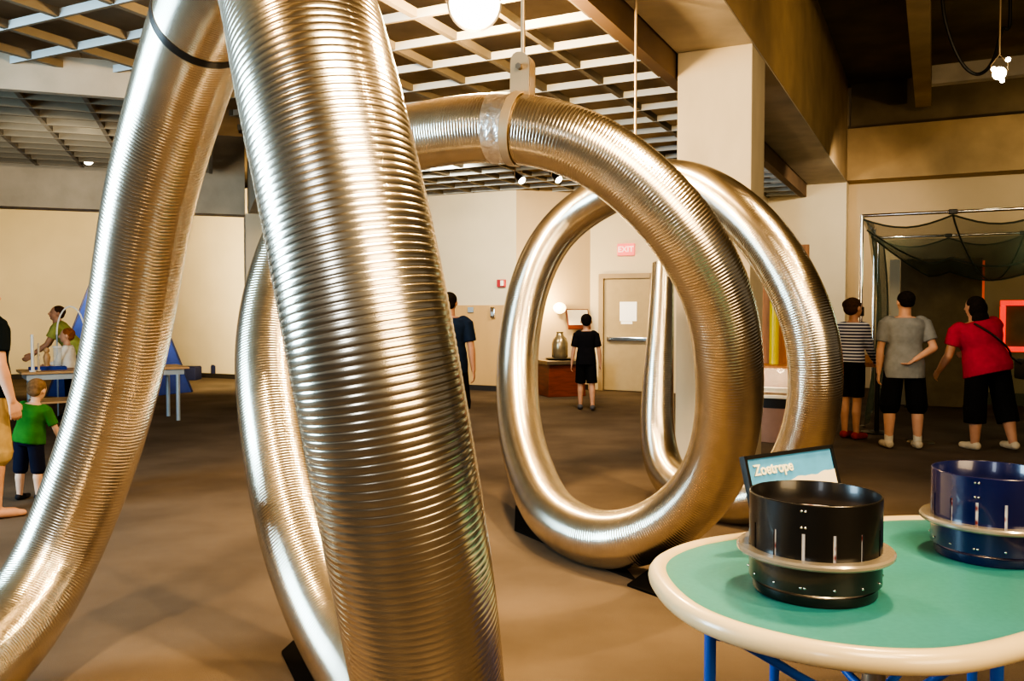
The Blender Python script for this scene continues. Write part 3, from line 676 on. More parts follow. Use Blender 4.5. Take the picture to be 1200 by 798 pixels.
person('boy in black T-shirt and black shorts walking towards the grey door', 'person', V((1.13, 13.0, 0)), face_dir(.05, 1), 1.46, .95, hs=1.1, aR=((.22, -.05, -1), (.12, .15, -1)), lR=((.05, -.10, -1), (.02, -.22, -1)), lL=((-.03, .16, -1), (0, -.02, -1)), shirt='shirt_black', bottoms='shorts_black', leg=.95, flare=1.3, hair='hair_dark', shoes='shoe_grey', skin='skin_fair', sleeve=.8, hem=-.05)
person('child in a navy and white striped top and red shoes beside the netted frame', 'person', V((3.98, 10.0, 0)), face_dir(.75, .65), 1.66, .86, hs=1.08, head=(-.3, 0), lean=(.08, 0), aR=((.12, .25, -1), (.05, .75, -.8)), aL=((-.06, .35, -1), (.0, .9, -.55)), lR=((.0, .03, -1), (0, -.05, -1)), lL=((-.02, .08, -1), (0, -.02, -1)), shirt='shirt_striped', sleeve=1.85, bottoms='shorts_black', leg=.86, flare=1.15, hair='hair_brown', hstyle='bun', shoes='shoe_red', skin='skin_tan', hem=.02)
person('man in a grey T-shirt and black shorts, one hand behind his back', 'person', V((4.28, 9.3, 0)), face_dir(.15, 1), 1.74, 1.12, head=(.15, -.05), aR=((.30, -.30, -1), (-.85, -.30, -.50)), aL=((-.18, .02, -1), (-.02, .10, -1)), lR=((.10, .02, -1), (.02, -.03, -1)), shirt='shirt_grey', bottoms='shorts_black', leg=1.02, flare=1.35, hair='hair_dark', hstyle='thin', shoes='shoe_white', socks='sock', skin='skin_fair', sleeve=.72, hem=-.075)
pw, J = person('woman in a bright red top and black cropped trousers with a crossbody bag, leaning left', 'person', V((5.14, 9.2, 0)), face_dir(-.15, 1), 1.70, 1.42, depth=1.5, lean=(.22, -.16), head=(.3, -.1), aR=((.12, .55, -1), (-.2, .9, -.3)), aL=((-.22, .15, -1), (.05, .75, -.75)), lR=((.14, -.10, -1), (.05, -.30, -1)), lL=((-.02, .04, -1), (0, -.02, -1)), shirt='shirt_red', bottoms='shorts_black', leg=1.42, flare=1.28, hair='hair_dark', hstyle='long', shoes='shoe_white', skin='skin_tan', sleeve=.6, hem=-.04)
# crossbody bag worn by the woman
Rw = Matrix.Translation(pw.location) @ Matrix.Rotation(face_dir(-.15, 1), 4, 'Z')
pl, sp_, Xa, Ya = J['pel'], J['sp'], J['Xa'], J['Ya']
def wl(p): return Rw @ p
strap = []
Hh = 1.70
for t in [k/16 for k in range(17)]:
    s_ = .285-t*.30; x_ = (-.085+t*.30)*Hh; d_ = -(.062*1.5*Hh+.035)*math.sqrt(max(.05, 1-((x_)/(.112*1.42*Hh))**2))
    strap.append(wl(pl+sp_*(s_*Hh)+Xa*x_+Ya*d_))
bagc = strap[-1]+V((.06, .02, -.06))
bag = thing('shoulder_bag', V((bagc.x, bagc.y, bagc.z-.12)), 'black bag on a long strap at the hip of the woman in red', 'bag')
mb = MB(); mb.box(bagc, (.12, .24, .22)); mb.build('pouch', M['bag'], bag, bevel=.03, smooth=True)
mb = MB(); mb.tube(strap+[bagc+ZU*.09], .011, 6); mb.build('strap', M['bag'], bag, smooth=True)

# ------------------------------------------------------------------ left wing: long table and its things
tl = at(25, 437, 10.6); tr = at(222, 431, 11.75); tl.z = tr.z = 0
ax = (tr-tl).normalized(); ay = V((-ax.y, ax.x, 0)); tlen = (tr-tl).length; tc_ = (tl+tr)/2+ay*.35; TH = .74
lt = thing('long_table', V((tc_.x, tc_.y, 0)), 'long wooden topped table on blue-grey legs in the left wing', 'table')
mb = MB(); mb.box(tc_+ZU*(TH-.015), (tlen, .72, .03), (ax, ay, ZU)); mb.build('tabletop', M['tablewood'], lt, bevel=.006)
mb = MB(); mb.box(tc_+ZU*(TH-.07), (tlen-.12, .62, .07), (ax, ay, ZU)); mb.build('apron', M['bluegrey'], lt)
for sx_ in (-1, -.30, 1):
    for sy_ in (-1, 1):
        p = tc_+ax*(sx_*(tlen/2-.14))+ay*(sy_*.29); mb = MB(); mb.tube([p, p+ZU*(TH-.10)], .028, 12); lg = mb.build('leg', M['bluegrey'], lt, smooth=True)
mb = MB(); c = tc_-ax*(tlen/2-.55)+ZU*.34; mb.box(c, (.85, .6, .025), (ax, ay, ZU)); mb.build('lower_shelf', M['tablewood'], lt)
def on_table(px, back): # point on table top at image column px, distance back from the front edge
    best = None
    for k in range(400):
        p = tl+ax*(tlen*k/399)+ay*back; x = 600+F*p.x/p.y
        if best is None or abs(x-px) < best[0]: best = (abs(x-px), p)
    return best[1].copy()
for k, (px, h, r, lab) in enumerate([(37.5, .47, .020, 'tallest white upright post at the left end of the long table'), (44.5, .36, .013, 'thin white upright post beside the tallest one on the long table')]):
    p = on_table(px, .06+.1*k); t = thing('display_post', p+ZU*TH, lab, 'post')
    mb = MB(); mb.tube([p+ZU*(TH+.001), p+ZU*(TH+h)], r, 14); mb.build('shaft', M['white'], t, smooth=True)
    mb = MB(); mb.tube([p+ZU*(TH+.001), p+ZU*(TH+.02)], r*2, 14); mb.build('foot', M['white'], t, smooth=True)
p = on_table(54, .62); t = thing('figurine', p+ZU*TH, 'small tan figurine standing on the long table between posts and jar', 'figurine')
mb = MB(); mb.lathe(p+ZU*TH, [(.001, .001), (.05, .001), (.05, .02), (.03, .04), (.035, .09), (.045, .15), (.03, .20), (.018, .215), (.001, .22)], 18); mb.build('figure_body', M['tablewood'], t, smooth=True)
mb = MB(); mb.ell(p+ZU*(TH+.245), (.034, .034, .04)); mb.build('figure_head', M['tablewood'], t, smooth=True)
p = on_table(55, .40); mb = MB(); X_, Y_ = ax, ay
tr_ = MB(); tr_.box(p+ZU*(TH+.005), (.42, .22, .008), (ax, ay, ZU))
for o_, s_ in ((ay*.105, (.42, .012, .04)), (-ay*.105, (.42, .012, .04)), (ax*.205, (.012, .22, .04)), (-ax*.205, (.012, .22, .04))): tr_.box(p+o_+ZU*(TH+.02), s_, (ax, ay, ZU))
tag(tr_.build('tray', M['blue_fabric']), 'shallow blue tray lying on the long table below the figurine', 'tray')
p = on_table(67, .60); t = thing('display_jar', p+ZU*TH, 'clear tall plastic jar on the long table in front of the white-shirted child', 'jar')
mb = MB(); mb.lathe(p+ZU*TH, [(.001, .001), (.055, .001), (.055, .28), (.048, .28), (.048, .01), (.001, .01)], 24); mb.build('jar_wall', M['glass'], t, smooth=True)
mb = MB(); mb.lathe(p+ZU*TH, [(.050, .281), (.060, .281), (.060, .30), (.001, .30)], 24); mb.build('lid', M['white'], t, smooth=True)
p = tc_-ax*(tlen/2-.62)-ay*.05; t = thing('jar', p+ZU*.353, 'small white jar on the shelf under the long table', 'jar')
mb = MB(); mb.lathe(p+ZU*.3535, [(.001, 0), (.045, 0), (.05, .02), (.05, .10), (.035, .12), (.035, .14), (.001, .14)], 20); mb.build('jar_wall', M['white'], t, smooth=True)
def bin_(c, sx, sy, h, m, label, ax_=(ax, ay, ZU), z=0.001):
    t = thing('storage_bin', V((c.x, c.y, z)), label, 'bin'); mb = MB()
    X, Y, Z = ax_; n = 4; vs = []
    for (k, zz) in ((.86, 0), (1, h), (.94, h), (.82, .012)):
        for a, b in ((-1, -1), (1, -1), (1, 1), (-1, 1)): vs.append(V((c.x, c.y, z))+X*(a*sx/2*k)+Y*(b*sy/2*k)+ZU*zz)
    fs = [(3, 2, 1, 0), (12, 13, 14, 15)]+[(r*4+q, r*4+(q+1) % 4, r*4+4+(q+1) % 4, r*4+4+q) for r in range(3) for q in range(4)]
    mb.add(vs, fs); mb.build('bin_wall', m, t)
    mb = MB(); mb.tube([V((c.x, c.y, z+h))+X*(a*sx/2)+Y*(b*sy/2) for a, b in ((-1, -1), (1, -1), (1, 1), (-1, 1))], .012, 8, closed=True); mb.build('bin_rim', m, t); return t
q = tc_-ax*(tlen/2-.62); bin_(q+ay*.02+ax*.36, .34, .4, .29, M['purple'], 'purple storage bin on the floor under the long table', z=.001)
b2 = at(250, 440, 19.8); b2.z = 0
# dark blue blocks along the far wall
def block(name, px, y0, x0, x1, h, Y, m, label):
    p = at((x0+x1)/2, y0, Y); w_ = (x1-x0)/F*Y; t = thing(name, V((p.x, p.y, 0)), label, 'box')
    mb = MB(); mb.box(V((p.x, p.y+.15, h/2+.001)), (w_, .4, h)); mb.build('box_body', m, t, bevel=.02, smooth=True)
    mb = MB(); mb.box(V((p.x, p.y+.15, h+.008)), (w_*.94, .37, .012)); mb.build('box_lid', m, t, bevel=.004)
block('floor_box', 0, 446, 203, 230, .28, 18.6, M['navy'], 'wide low dark blue box on the floor of the left wing')
block('floor_box', 0, 444, 248, 257, .28, 19.3, M['navy'], 'narrow dark blue box against the far yellow wall')
# tall blue fabric tent behind the table
ap = at(139, 246, 15.4); bl = at(90, 360, 14.2); hb_ = ap.z-.01; half = (212-100)/2/F*14.2*1.22
t = thing('fabric_tent', V((ap.x, ap.y, 0)), 'tall pointed royal blue fabric tent behind the long table', 'tent')
zc = ap.z
for k in range(4):
    a0 = PI/4+k*PI/2-.45; a1 = a0+PI/2; R_ = 1.2
    p0 = V((ap.x+R_*math.cos(a0), ap.y+R_*math.sin(a0), .01)); p1 = V((ap.x+R_*math.cos(a1), ap.y+R_*math.sin(a1), .01)); tp = V((ap.x, ap.y, zc))
    mb = MB(); n = 8; vs = []
    for i in range(n+1):
        for j in range(n+1):
            b_ = p0.lerp(p1, j/n); q_ = b_.lerp(tp, i/n); sag = math.sin(PI*j/n)*math.sin(PI*i/n)*.06; c_ = V((ap.x, ap.y, q_.z)); q_ = q_+(c_-q_)*sag
            vs.append(q_)
    mb.add(vs, [(i*(n+1)+j, i*(n+1)+j+1, (i+1)*(n+1)+j+1, (i+1)*(n+1)+j) for i in range(n) for j in range(n)]); mb.build('tent_panel', M['blue_fabric'], t, smooth=True, ang=180)
    mb = MB(); mb.tube([p0, tp], .02, 8); mb.build('tent_pole', M['navy'], t, smooth=True)
# white hoop behind the child
p = at(83, 392, 12.2); hoop = thing('clear_hoop', V((p.x, p.y, 0)), 'pale arched hoop on a stand around the adult in lime green', 'hoop')
hz = p.z; mb = MB(); mb.tube([V((p.x-.20*math.cos(a*PI/16), p.y, hz+.40*math.sin(a*PI/16))) for a in range(17)], .012, 8); mb.build('arch', M['white'], hoop, smooth=True)
for s in (-1, 1): mb = MB(); mb.tube([V((p.x+s*.20, p.y, .002)), V((p.x+s*.20, p.y, hz))], .012, 8); mb.build('post', M['bluegrey'], hoop, smooth=True)
# small blue wall box
p = at(268, 408, 20.0); d_ = (p-LWp).dot(VB); pp = LWp+VB*d_-UB*.04; mb = MB(); mb.box(V((pp.x, pp.y, p.z)), (.22, .07, .24), (VB, UB, ZU)); tag(mb.build('wall_box', M['blue_fabric'], bevel=.01), 'small blue box on the far yellow wall near the front loop', 'wall box')

# ------------------------------------------------------------------ back wall corner
def on_wall(px, py, P0_, dirv, off=0.):   # where the ray meets a vertical wall through P0_
    r = ray(px, py); n = dirv.cross(ZU); t = (P0_.dot(n))/(r.xy.to_3d().dot(n)); p = V((0, 0, CAM_H))+r*t
    if n.dot(-P0_) < 0: n = -n
    return p+n.normalized()*off, n.normalized()
c, n1 = on_wall(588.5, 332, W1c, VA, .03); t = thing('fire_alarm', c, 'small red fire alarm with a white light on the back wall', 'fire alarm')
mb = MB(); mb.box(c, (.17, .06, .14), (VA, n1, ZU)); mb.build('alarm_box', M['red_plastic'], t, bevel=.008)
mb = MB(); mb.box(c+n1*.04+VA*.03, (.06, .03, .10), (VA, n1, ZU)); mb.build('strobe', M['white'], t, bevel=.006)
c, n1 = on_wall(579.5, 366, W1c, VA, .065); t = thing('wall_phone', c, 'small silver box on the tan panel of the back wall', 'wall box')
mb = MB(); mb.box(c, (.085, .06, .20), (VA, n1, ZU)); mb.build('phone_body', M['chrome'], t, bevel=.015, smooth=True)
mb = MB(); mb.box(c+n1*.034-ZU*.03, (.05, .012, .08), (VA, n1, ZU)); mb.build('cover', M['bluegrey'], t, bevel=.003)
c, n1 = on_wall(553, 363, W1c, VA, .05); mb = MB(); mb.box(c, (.12, .02, .10), (VA, n1, ZU)); tag(mb.build('wall_plaque', M['bluegrey'], bevel=.003), 'little grey plaque at the top of the tan panel beside the navy-shirted man', 'plaque')
# dark red pedestal with a metal bottle on a plate, ball lamp, tilted panel
n2 = W2dir.cross(ZU); n2 = n2 if n2.dot(-W1c) > 0 else -n2
pc = at(656, 460, 15.3); pc.z = 0; Px, Py = W2dir, n2
t = thing('pedestal', pc, 'dark red wooden pedestal under the metal bottle by the corner wall', 'pedestal')
mb = MB()
vs = [pc+Px*(a*.36*k)+Py*(b*.34*k)+ZU*z for k, z in ((1.0, .001), (.92, .56)) for a, b in ((-1, -1), (1, -1), (1, 1), (-1, 1))]
mb.add(vs, [(3, 2, 1, 0), (4, 5, 6, 7), (0, 1, 5, 4), (1, 2, 6, 5), (2, 3, 7, 6), (3, 0, 4, 7)]); mb.build('cabinet', M['redwood'], t, bevel=.01)
mb = MB(); mb.box(pc+ZU*.60, (.78, .74, .07), (Px, Py, ZU)); mb.build('top', M['steel_dk'], t, bevel=.01)
q = pc+ZU*.635
t = thing('metal_bottle', q, 'dull bronze bottle standing on a round plate on the dark red pedestal', 'bottle')
mb = MB(); mb.lathe(q+ZU*.03, [(.001, 0), (.12, 0), (.145, .03), (.145, .27), (.12, .35), (.07, .40), (.058, .45), (.07, .47), (.001, .47)], 32); mb.build('bottle_body', M['bottle'], t, smooth=True)
mb = MB(); mb.lathe(q, [(.001, .001), (.22, .001), (.27, .03), (.265, .034), (.2, .012), (.001, .012)], 40); mb.build('plate', M['black_gloss'], t, smooth=True)
c, _ = on_wall(652, 361, W1c, W2dir, .16); t = thing('wall_lamp', c, 'glowing round wall lamp above the dark red pedestal', 'lamp')
mb = MB(); mb.ell(c, (.12, .12, .105), n=24); mb.build('globe', M['lamp_soft'], t, smooth=True)
mb = MB(); mb.tube([c+n2*-.10, c+n2*-.15], .05, 16); mb.build('wall_mount', M['bracket'], t, smooth=True)
c, _ = on_wall(675, 374, W1c, W2dir, .10); t = thing('info_panel', c, 'pale framed information panel on the wall behind the boy in black', 'sign')
tilt = (ZU*.94-n2*-.0+n2*-.34).normalized(); nn = W2dir.cross(tilt)
mb = MB(); mb.box(c, (.46, .025, .40), (W2dir, nn, tilt)); mb.build('panel_frame', M['redwood'], t, bevel=.004)
sg_ = 1 if nn.dot(n2) > 0 else -1
mb = MB(); mb.box(c+nn*(sg_*.016)+tilt*.03, (.42, .008, .30), (W2dir, nn, tilt)); mb.build('panel_face', M['sign_cream'], t)

# ------------------------------------------------------------------ netted frame on the right
C0 = at(1010, 253, 11.0); v0, u0 = C0.dot(VA), C0.dot(UA); zt = C0.z; u1 = u0+3.65; v1 = v0+5.2
nf = thing('netted_frame', A((v0+v1)/2, (u0+u1)/2, 0), 'tall silver pipe frame hung with sagging green netting', 'net frame')
for (v_, u_) in ((v0, u0), (v0, u1), (v1, u0), (v1, u1), (v0+.04, u0+1.9)):
    mb = MB(); mb.tube([A(v_, u_, .001), A(v_, u_, zt)], .024, 12); q = mb.build('pole', M['chrome'], nf, smooth=True)
    mb = MB(); mb.tube([A(v_, u_, .0), A(v_, u_, .03)], .07, 16); mb.build('base', M['steel_dk'], q)
for a, b in (((v0, u0), (v1, u0)), ((v0, u1), (v1, u1)), ((v0, u0), (v0, u1)), ((v1, u0), (v1, u1))):
    mb = MB(); mb.tube([A(*a, zt), A(*b, zt)], .02, 10); mb.build('bar', M['chrome'], nf, smooth=True)
for u_ in (u0, u1):
    for k in range(1, 5):
        mb = MB(); mb.box(A(v0+k*1.04, u_, zt), (.10, .06, .06), (VA, UA, ZU)); mb.build('clip', M['black'], nf, bevel=.01)
mb = MB(); mb.box(A(v0, u0, 1.50), (.07, .07, .12)); mb.build('clip', M['black'], nf, bevel=.01)
def net(name, fn, n, mcount, rope):
    mb = MB(); vs = [fn(i/n, j/mcount) for i in range(n+1) for j in range(mcount+1)]
    mb.add(vs, [(i*(mcount+1)+j, i*(mcount+1)+j+1, (i+1)*(mcount+1)+j+1, (i+1)*(mcount+1)+j) for i in range(n) for j in range(mcount)])
    o = mb.build(name, M['net'], nf, smooth=True, ang=180)
    for r in rope:
        mb = MB(); mb.tube([fn(*r(t/40)) for t in range(41)], .011, 6); mb.build('net_rope', M['net_rope'], o, smooth=True)
def sag(a, b):       # a along v (5 bays), b along u
    per = abs(math.sin(PI*a*5)); return zt-.04-.13*per-.62*math.sin(PI*b)**.8*(1-.45*(1-min(1, a*6)))*min(1, .25+a*5)
net('top_net', lambda a, b: A(v0+(v1-v0)*a, u0+(u1-u0)*b, sag(a, b)), 60, 16, [lambda t: (t, 0), lambda t: (t, .5), lambda t: (t, 1), lambda t: (t, .25), lambda t: (.2+.2*t, t), lambda t: (.4+.2*t, t)])
net('side_net', lambda a, b: A(v0+.05+.30*math.sin(PI*a)*.4+.05*math.sin(b*9), u0+.1+(u1-u0-.1)*b*(.55+.45*a), .02+(zt-.06)*a), 14, 24, [lambda t: (t, 1), lambda t: (t, .5)])
net('back_net', lambda a, b: A(v0+(v1-v0)*b, u1-.02-.05*math.sin(b*20), .02+(zt-.06)*a), 8, 60, [lambda t: (.5, t)])
# brown board, red square, red-lit board edge inside
bc = at(1101, 400, 13.3); vb, ub = bc.dot(VA), bc.dot(UA)
bw = 1.13
t = thing('back_board', A(vb, ub, 0), 'large dark brown upright board inside the netted frame', 'board')
mb = MB(); mb.box(A(vb, ub, 1.17), (bw, .05, 2.30), (VA, UA, ZU)); mb.build('board_panel', M['brown_board'], t, bevel=.004)
mb = MB(); mb.box(A(vb+bw/2+.02, ub-.02, 1.9), (.03, .03, .75), (VA, UA, ZU)); tag(mb.build('lit_edge', M['edge_red_light'], t), 'red light on the right edge of the board, made as a dim strip')
mb = MB(); mb.box(A(vb-bw/2-.085, ub, 1.17), (.15, .07, 2.30), (VA, UA, ZU)); tag(mb.build('side_post', M['wall'], t), 'pale upright post at the left edge of the board')
for s in (-1, 1): mb = MB(); mb.box(A(vb+s*.45, ub, .012), (.06, .5, .022), (VA, UA, ZU)); mb.build('foot', M['black'], t)
rc0 = at(1172, 352, 13.2); rc1 = at(1172, 412, 13.2); vr, ur = rc0.dot(VA), rc0.dot(UA); z0, z1 = rc1.z, rc0.z; sw_ = 1.0
t = thing('target_frame', A(vr+sw_/2, ur, 0), 'glowing red square frame at the right inside the netted frame', 'frame')
for (c, sz) in ((A(vr+sw_/2, ur, z1-.04), (sw_, .05, .085)), (A(vr+sw_/2, ur, z0+.04), (sw_, .05, .085)), (A(vr+.04, ur, (z0+z1)/2), (.085, .05, z1-z0-.17)), (A(vr+sw_-.04, ur, (z0+z1)/2), (.085, .05, z1-z0-.17))):
    mb = MB(); mb.box(c, sz, (VA, UA, ZU)); mb.build('light_bar', M['neon'], t, bevel=.012)
mb = MB(); mb.box(A(vr+sw_/2, ur+.06, (z0+z1)/2), (sw_-.05, .03, z1-z0-.05), (VA, UA, ZU)); mb.build('backing', M['brown_board'], t)
for s in (.1, .9): mb = MB(); mb.tube([A(vr+sw_*s, ur+.06, .001), A(vr+sw_*s, ur+.06, z0+.05)], .02, 10); mb.build('support', M['black'], t)
# little stand beside the striped child
sp0 = at(1027, 505, 10.5); sp0.z = 0; t = thing('exhibit_stand', sp0, 'black post stand with a brown tilted top between the striped child and the grey-shirted man', 'stand')
mb = MB(); mb.tube([sp0+ZU*.02, sp0+ZU*.86], .03, 12); mb.build('post', M['black'], t, smooth=True)
mb = MB(); mb.lathe(sp0, [(.001, .001), (.18, .001), (.18, .015), (.03, .03), (.001, .03)], 28); mb.build('base', M['black'], t, smooth=True)
tz = (ZU+VA*.0-UA*.25).normalized(); ty = tz.cross(VA); mb = MB(); mb.box(sp0+ZU*.89+VA*.02, (.42, .34, .06), (VA, ty, tz)); mb.build('top', M['wood'], t, bevel=.01)
ps = at(1079, 520, 9.75); ps.z = 0; t = thing('barrier_post', ps, 'short silver post standing behind the legs of the grey-shirted man', 'post')
mb = MB(); mb.tube([ps+ZU*.012, ps+ZU*.86], .022, 12); mb.build('shaft', M['chrome'], t, smooth=True)
mb = MB(); mb.lathe(ps, [(.001, .001), (.15, .001), (.14, .014), (.022, .024), (.001, .024)], 28); mb.build('base', M['steel_dk'], t, smooth=True)

# ------------------------------------------------------------------ orange exhibit kiosk behind the far loop
kc = at(904, 520, 10.0); kv, ku = kc.dot(VA), kc.dot(UA); k0 = A(kv, ku, 0)
t = thing('exhibit_kiosk', k0, 'orange wood kiosk with a lit display case, seen through the rear loop', 'kiosk')
mb = MB(); mb.box(A(kv, ku+.30, 1.30), (.72, .05, 2.0-.02), (VA, UA, ZU)); mb.build('back_panel', M['wood'], t, bevel=.004)
mb = MB(); mb.box(A(kv, ku, .20), (.72, .62, .40), (VA, UA, ZU)); mb.build('plinth', M['pink_panel'], t, bevel=.01)
mb = MB(); mb.box(A(kv, ku, .455), (.74, .64, .11), (VA, UA, ZU)); mb.build('black_band', M['black'], t)
mb = MB(); mb.box(A(kv, ku, .525), (.70, .60, .03), (VA, UA, ZU)); mb.build('case_floor', M['sign_cream'], t)
mb = MB(); mb.box(A(kv, ku-.05, .60), (.55, .3, .05), (VA, UA, ZU)); mb.build('display_tray', M['chrome'], t, bevel=.01)
mb = MB(); mb.box(A(kv, ku-.03, .71), (.70, .56, .27), (VA, UA, ZU)); mb.build('case_glass', M['glass'], t)
mb = MB(); mb.box(A(kv, ku+.02, .86), (.72, .5, .03), (VA, UA, ZU)); mb.build('case_top', M['wood'], t)
mb = MB(); mb.box(A(kv, ku+.1, .835), (.55, .06, .02), (VA, UA, ZU)); mb.build('case_light', M['lamp_soft'], t)
yt = at(911, 440, 9.9); vy, uy = yt.dot(VA), yt.dot(UA); t = thing('yellow_tube', A(kv+.0, ku+.12, .875), 'bright yellow upright tube standing on the kiosk', 'tube')
mb = MB(); mb.tube([A(kv, ku+.12, .877), A(kv, ku+.12, 1.95)], .055, 20); mb.build('tube_wall', M['yellow'], t, smooth=True)
mb = MB(); mb.tube([A(kv, ku+.12, 1.95), A(kv, ku+.12, 1.98)], .062, 20); mb.build('end_cap', M['yellow'], t, smooth=True)

# ------------------------------------------------------------------ ceiling lamps
def can_lamp(p, aim, label, r=.11, glow='lamp', group=None, hang=4.5, name='ceiling_spotlight'):
    t = thing(name, V((p.x, p.y, hang)), label, 'spotlight', group); d = (V(aim)-p).normalized(); s_ = d.cross(ZU).normalized(); w_ = s_.cross(d)
    mb = MB(); mb.lathe(p, [(.001, -.24), (r*.55, -.24), (r*.7, -.16), (r, -.02), (r*1.05, 0), (r*.98, 0), (r*.9, -.02), (r*.6, -.15)], 28, ax=(s_, w_, d)); mb.build('lamp_can', M['black'], t, smooth=True)
    mb = MB(); mb.lathe(p, [(.001, .008), (r*.5, .004), (r*.93, -.008)], 28, ax=(s_, w_, d)); mb.build('lens', M[glow], t, smooth=True)
    mb = MB(); q = p-d*.13; mb.tube([q+s_*(r*1.1), q+s_*(r*1.1)+ZU*.1, q+ZU*.22, q-s_*(r*1.1)+ZU*.1, q-s_*(r*1.1)], .008, 8); mb.build('yoke', M['bracket'], t)
    mb = MB(); mb.tube([q+ZU*.21, V((q.x, q.y, hang))], .012, 8); mb.build('stem', M['bracket'], t)
    return t
lpp = at(556, 4, 6.3)
can_lamp(lpp, lpp+V((.05, -1, -.42)), 'dazzling bright spotlight under the lattice above the middle loop', r=.19)
for (px, py, Y, lab) in ((98, 139, 9.9, 'small warm spotlight in the left lattice nearest the big loop'), (104, 189, 11.9, 'small warm spotlight at the far edge of the left lattice'), (612, 212, 13.6, 'warm spotlight in the far lattice, left of a pair'), (655, 211, 13.8, 'warm spotlight in the far lattice, right of a pair')):
    p = at(px, py, Y); can_lamp(p, p+V((.5, -.6, -.6)), lab, r=.065, glow='lamp_white', hang=4.5)
    mb_ = None
# hanging stage light and cable loop at upper right
p = at(1171, 86, 11.0)
t = can_lamp(p, p+V((-.45, -.8, -.35)), 'cluster of bright bulbs on a dark hanging lamp at the upper right', r=.085, glow='lamp_white', hang=5.88, name='hanging_lamp')
for k, (dx, dz) in enumerate(((.04, .14), (-.14, .02), (-.03, -.12))):
    mb = MB(); mb.ell(p+V((dx, -.12, dz)), (.030, .030, .030)); mb.build('bulb', M['lamp_white'], t, smooth=True)
pa = [at(x, y, 11.4) for x, y in ((1106, 15), (1112, 40), (1121, 63), (1132, 80), (1145, 87), (1157, 81), (1166, 65), (1171, 45), (1176, 33), (1183, 30))]
pa = [V(q) for q in catmull([list(q) for q in ([V((pa[0].x-.05, pa[0].y, 5.86))]+pa+[V((pa[-1].x, pa[-1].y, 5.86))])], 6)]
mb = MB(); mb.tube(pa, .022, 8); tag(mb.build('power_cable', M['cable'], smooth=True), 'thick black cable looping down beside the hanging lamp', 'cable')
# ------------------------------------------------------------------ light
def spot(loc, target, power, col, size=60, blend=.6, rad=.06, name='spot_light'):
    l = bpy.data.lights.new(name, 'SPOT'); l.energy = power; l.color = col; l.spot_size = math.radians(size); l.spot_blend = blend; l.shadow_soft_size = rad
    o = bpy.data.objects.new(name, l); COL.objects.link(o); o.location = loc
    o.rotation_euler = (V(target)-V(loc)).to_track_quat('-Z', 'Y').to_euler(); return o
def area(loc, target, power, col, sx, sy, name='window_and_fill_light'):
    l = bpy.data.lights.new(name, 'AREA'); l.energy = power; l.color = col; l.shape = 'RECTANGLE'; l.size = sx; l.size_y = sy
    o = bpy.data.objects.new(name, l); COL.objects.link(o); o.location = loc
    o.rotation_euler = (V(target)-V(loc)).to_track_quat('-Z', 'Y').to_euler(); return o
def point(loc, power, col, rad=.1):
    l = bpy.data.lights.new('bulb', 'POINT'); l.energy = power; l.color = col; l.shadow_soft_size = rad
    o = bpy.data.objects.new('bulb', l); COL.objects.link(o); o.location = loc; return o
WARM = (1, .68, .34); WARM2 = (1, .78, .48); COOL = (.55, .82, 1)
area((-6.8, 3.0, 2.2), (0, 5.0, 1.2), 420, COOL, 2.2, 3.0)
area((-3.5, -5, 3.2), (-1, 5, 1.0), 70, (.85, .92, 1), 1.2, 2.5)
area((4.5, -3.5, 3.0), (0, 4, 1.0), 260, (1, .72, .40), 4.0, 2.6)  # added warm fill behind the camera, not a window
area((1.1, -.3, 4.5), (-.5, 2.0, 2.0), 150, (1, .78, .48), 1.6, 1.6, 'loop_fill_light')  # added fill that puts a warm highlight on the front loop
point(A(kv, ku-.12, .77), 5, (1, .8, .5), .04)
lp = at(556, 0, 6.3)
point(lp-ZU*.45-V((0, .1, 0)), 330, WARM, .12)
spot((1.6, 3.2, 3.7), (-1.0, 3.0, 0), 520, WARM, 80, .8, .15)
spot((-1.7, 1.0, 3.6), (-1.6, 3.8, 0), 560, WARM, 80, .8, .15)
spot((2.4, 1.2, 4.6), (1.0, 3.4, .3), 420, WARM, 70, .6)
spot((.6, 6.0, 3.7), (.3, 6.6, 0), 260, WARM, 90, .8)
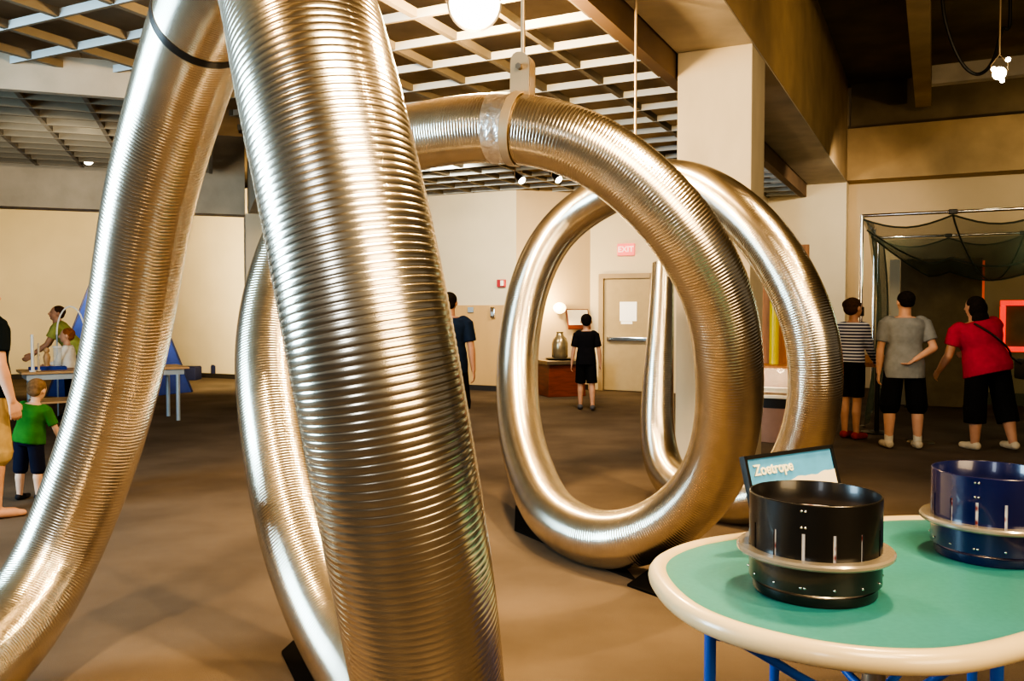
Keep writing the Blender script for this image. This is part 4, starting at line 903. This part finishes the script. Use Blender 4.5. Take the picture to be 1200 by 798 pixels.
spot((2.6, 4.6, 4.8), (1.2, 5.6, .8), 520, WARM, 60)
spot((-2.0, 9.0, 3.5), (-2.5, 9.5, 0), 420, (1, .82, .62), 120, .9, .4)  # added fill over the mid floor
spot((1.0, 11.0, 3.7), (1.0, 11.5, 0), 300, (1, .80, .58), 120, .9, .4)  # added fill for the floor farther back
spot((3.9, 8.0, 4.6), (4.4, 9.0, 0), 75, (1, .85, .65), 90, .9, .3)
spot((-4.5, 8.5, 2.6), (-6.2, 12.4, 3.4), 170, (1, .9, .72), 90, .9, .3)  # added to brighten the left concrete beam
# washes on the far walls
spot((-6.5, 14.0, 2.7), (-8.5, 19.4, 1.5), 1100, (1, .78, .42), 120, .9, .6)
spot((-4.2, 15.0, 2.7), (-5.8, 19.8, 1.4), 850, (1, .78, .42), 120, .9, .6)
spot((-1.2, 12.5, 3.7), (-1.5, 16.5, 2.2), 480, (1, .90, .72), 110, .9)
spot((1.6, 12.5, 3.7), (1.6, 16.2, 1.6), 430, WARM2, 100, .9)
point((.62, 15.72, 1.72), 55, (1, .70, .32), .08)
spot(A(-.6, 14, 3.9), A(-2.2, 17.6, 2.4), 300, (1, .82, .58), 90, .9)
spot(A(3.0, 14.5, 3.9), A(2.0, 18, 3.2), 200, (1, .80, .46), 120, .9)
spot((2.6, 5.0, 3.8), (2.1, 8.0, 2.6), 120, (1, .78, .48), 70, .9)
spot(A(1.2, 9.0, 4.7), A(-1.6, 12.0, 4.6), 70, (1, .72, .36), 120, .9)
spot(A(1.5, 4, 4.6), A(-1.6, 7, 4.8), 45, (1, .72, .36), 120, .9)
point(A(1.6, 12.5, 2.2), 22, (.8, 1, .7), .3)  # added greenish fill inside the netted frame, no real bulb there
w = bpy.data.worlds.new('world'); scn.world = w; w.use_nodes = True
w.node_tree.nodes['Background'].inputs[0].default_value = (.90, .78, .62, 1); w.node_tree.nodes['Background'].inputs[1].default_value = .165
scn.view_settings.view_transform = 'AgX'; scn.view_settings.look = 'AgX - High Contrast'; scn.view_settings.exposure = .40
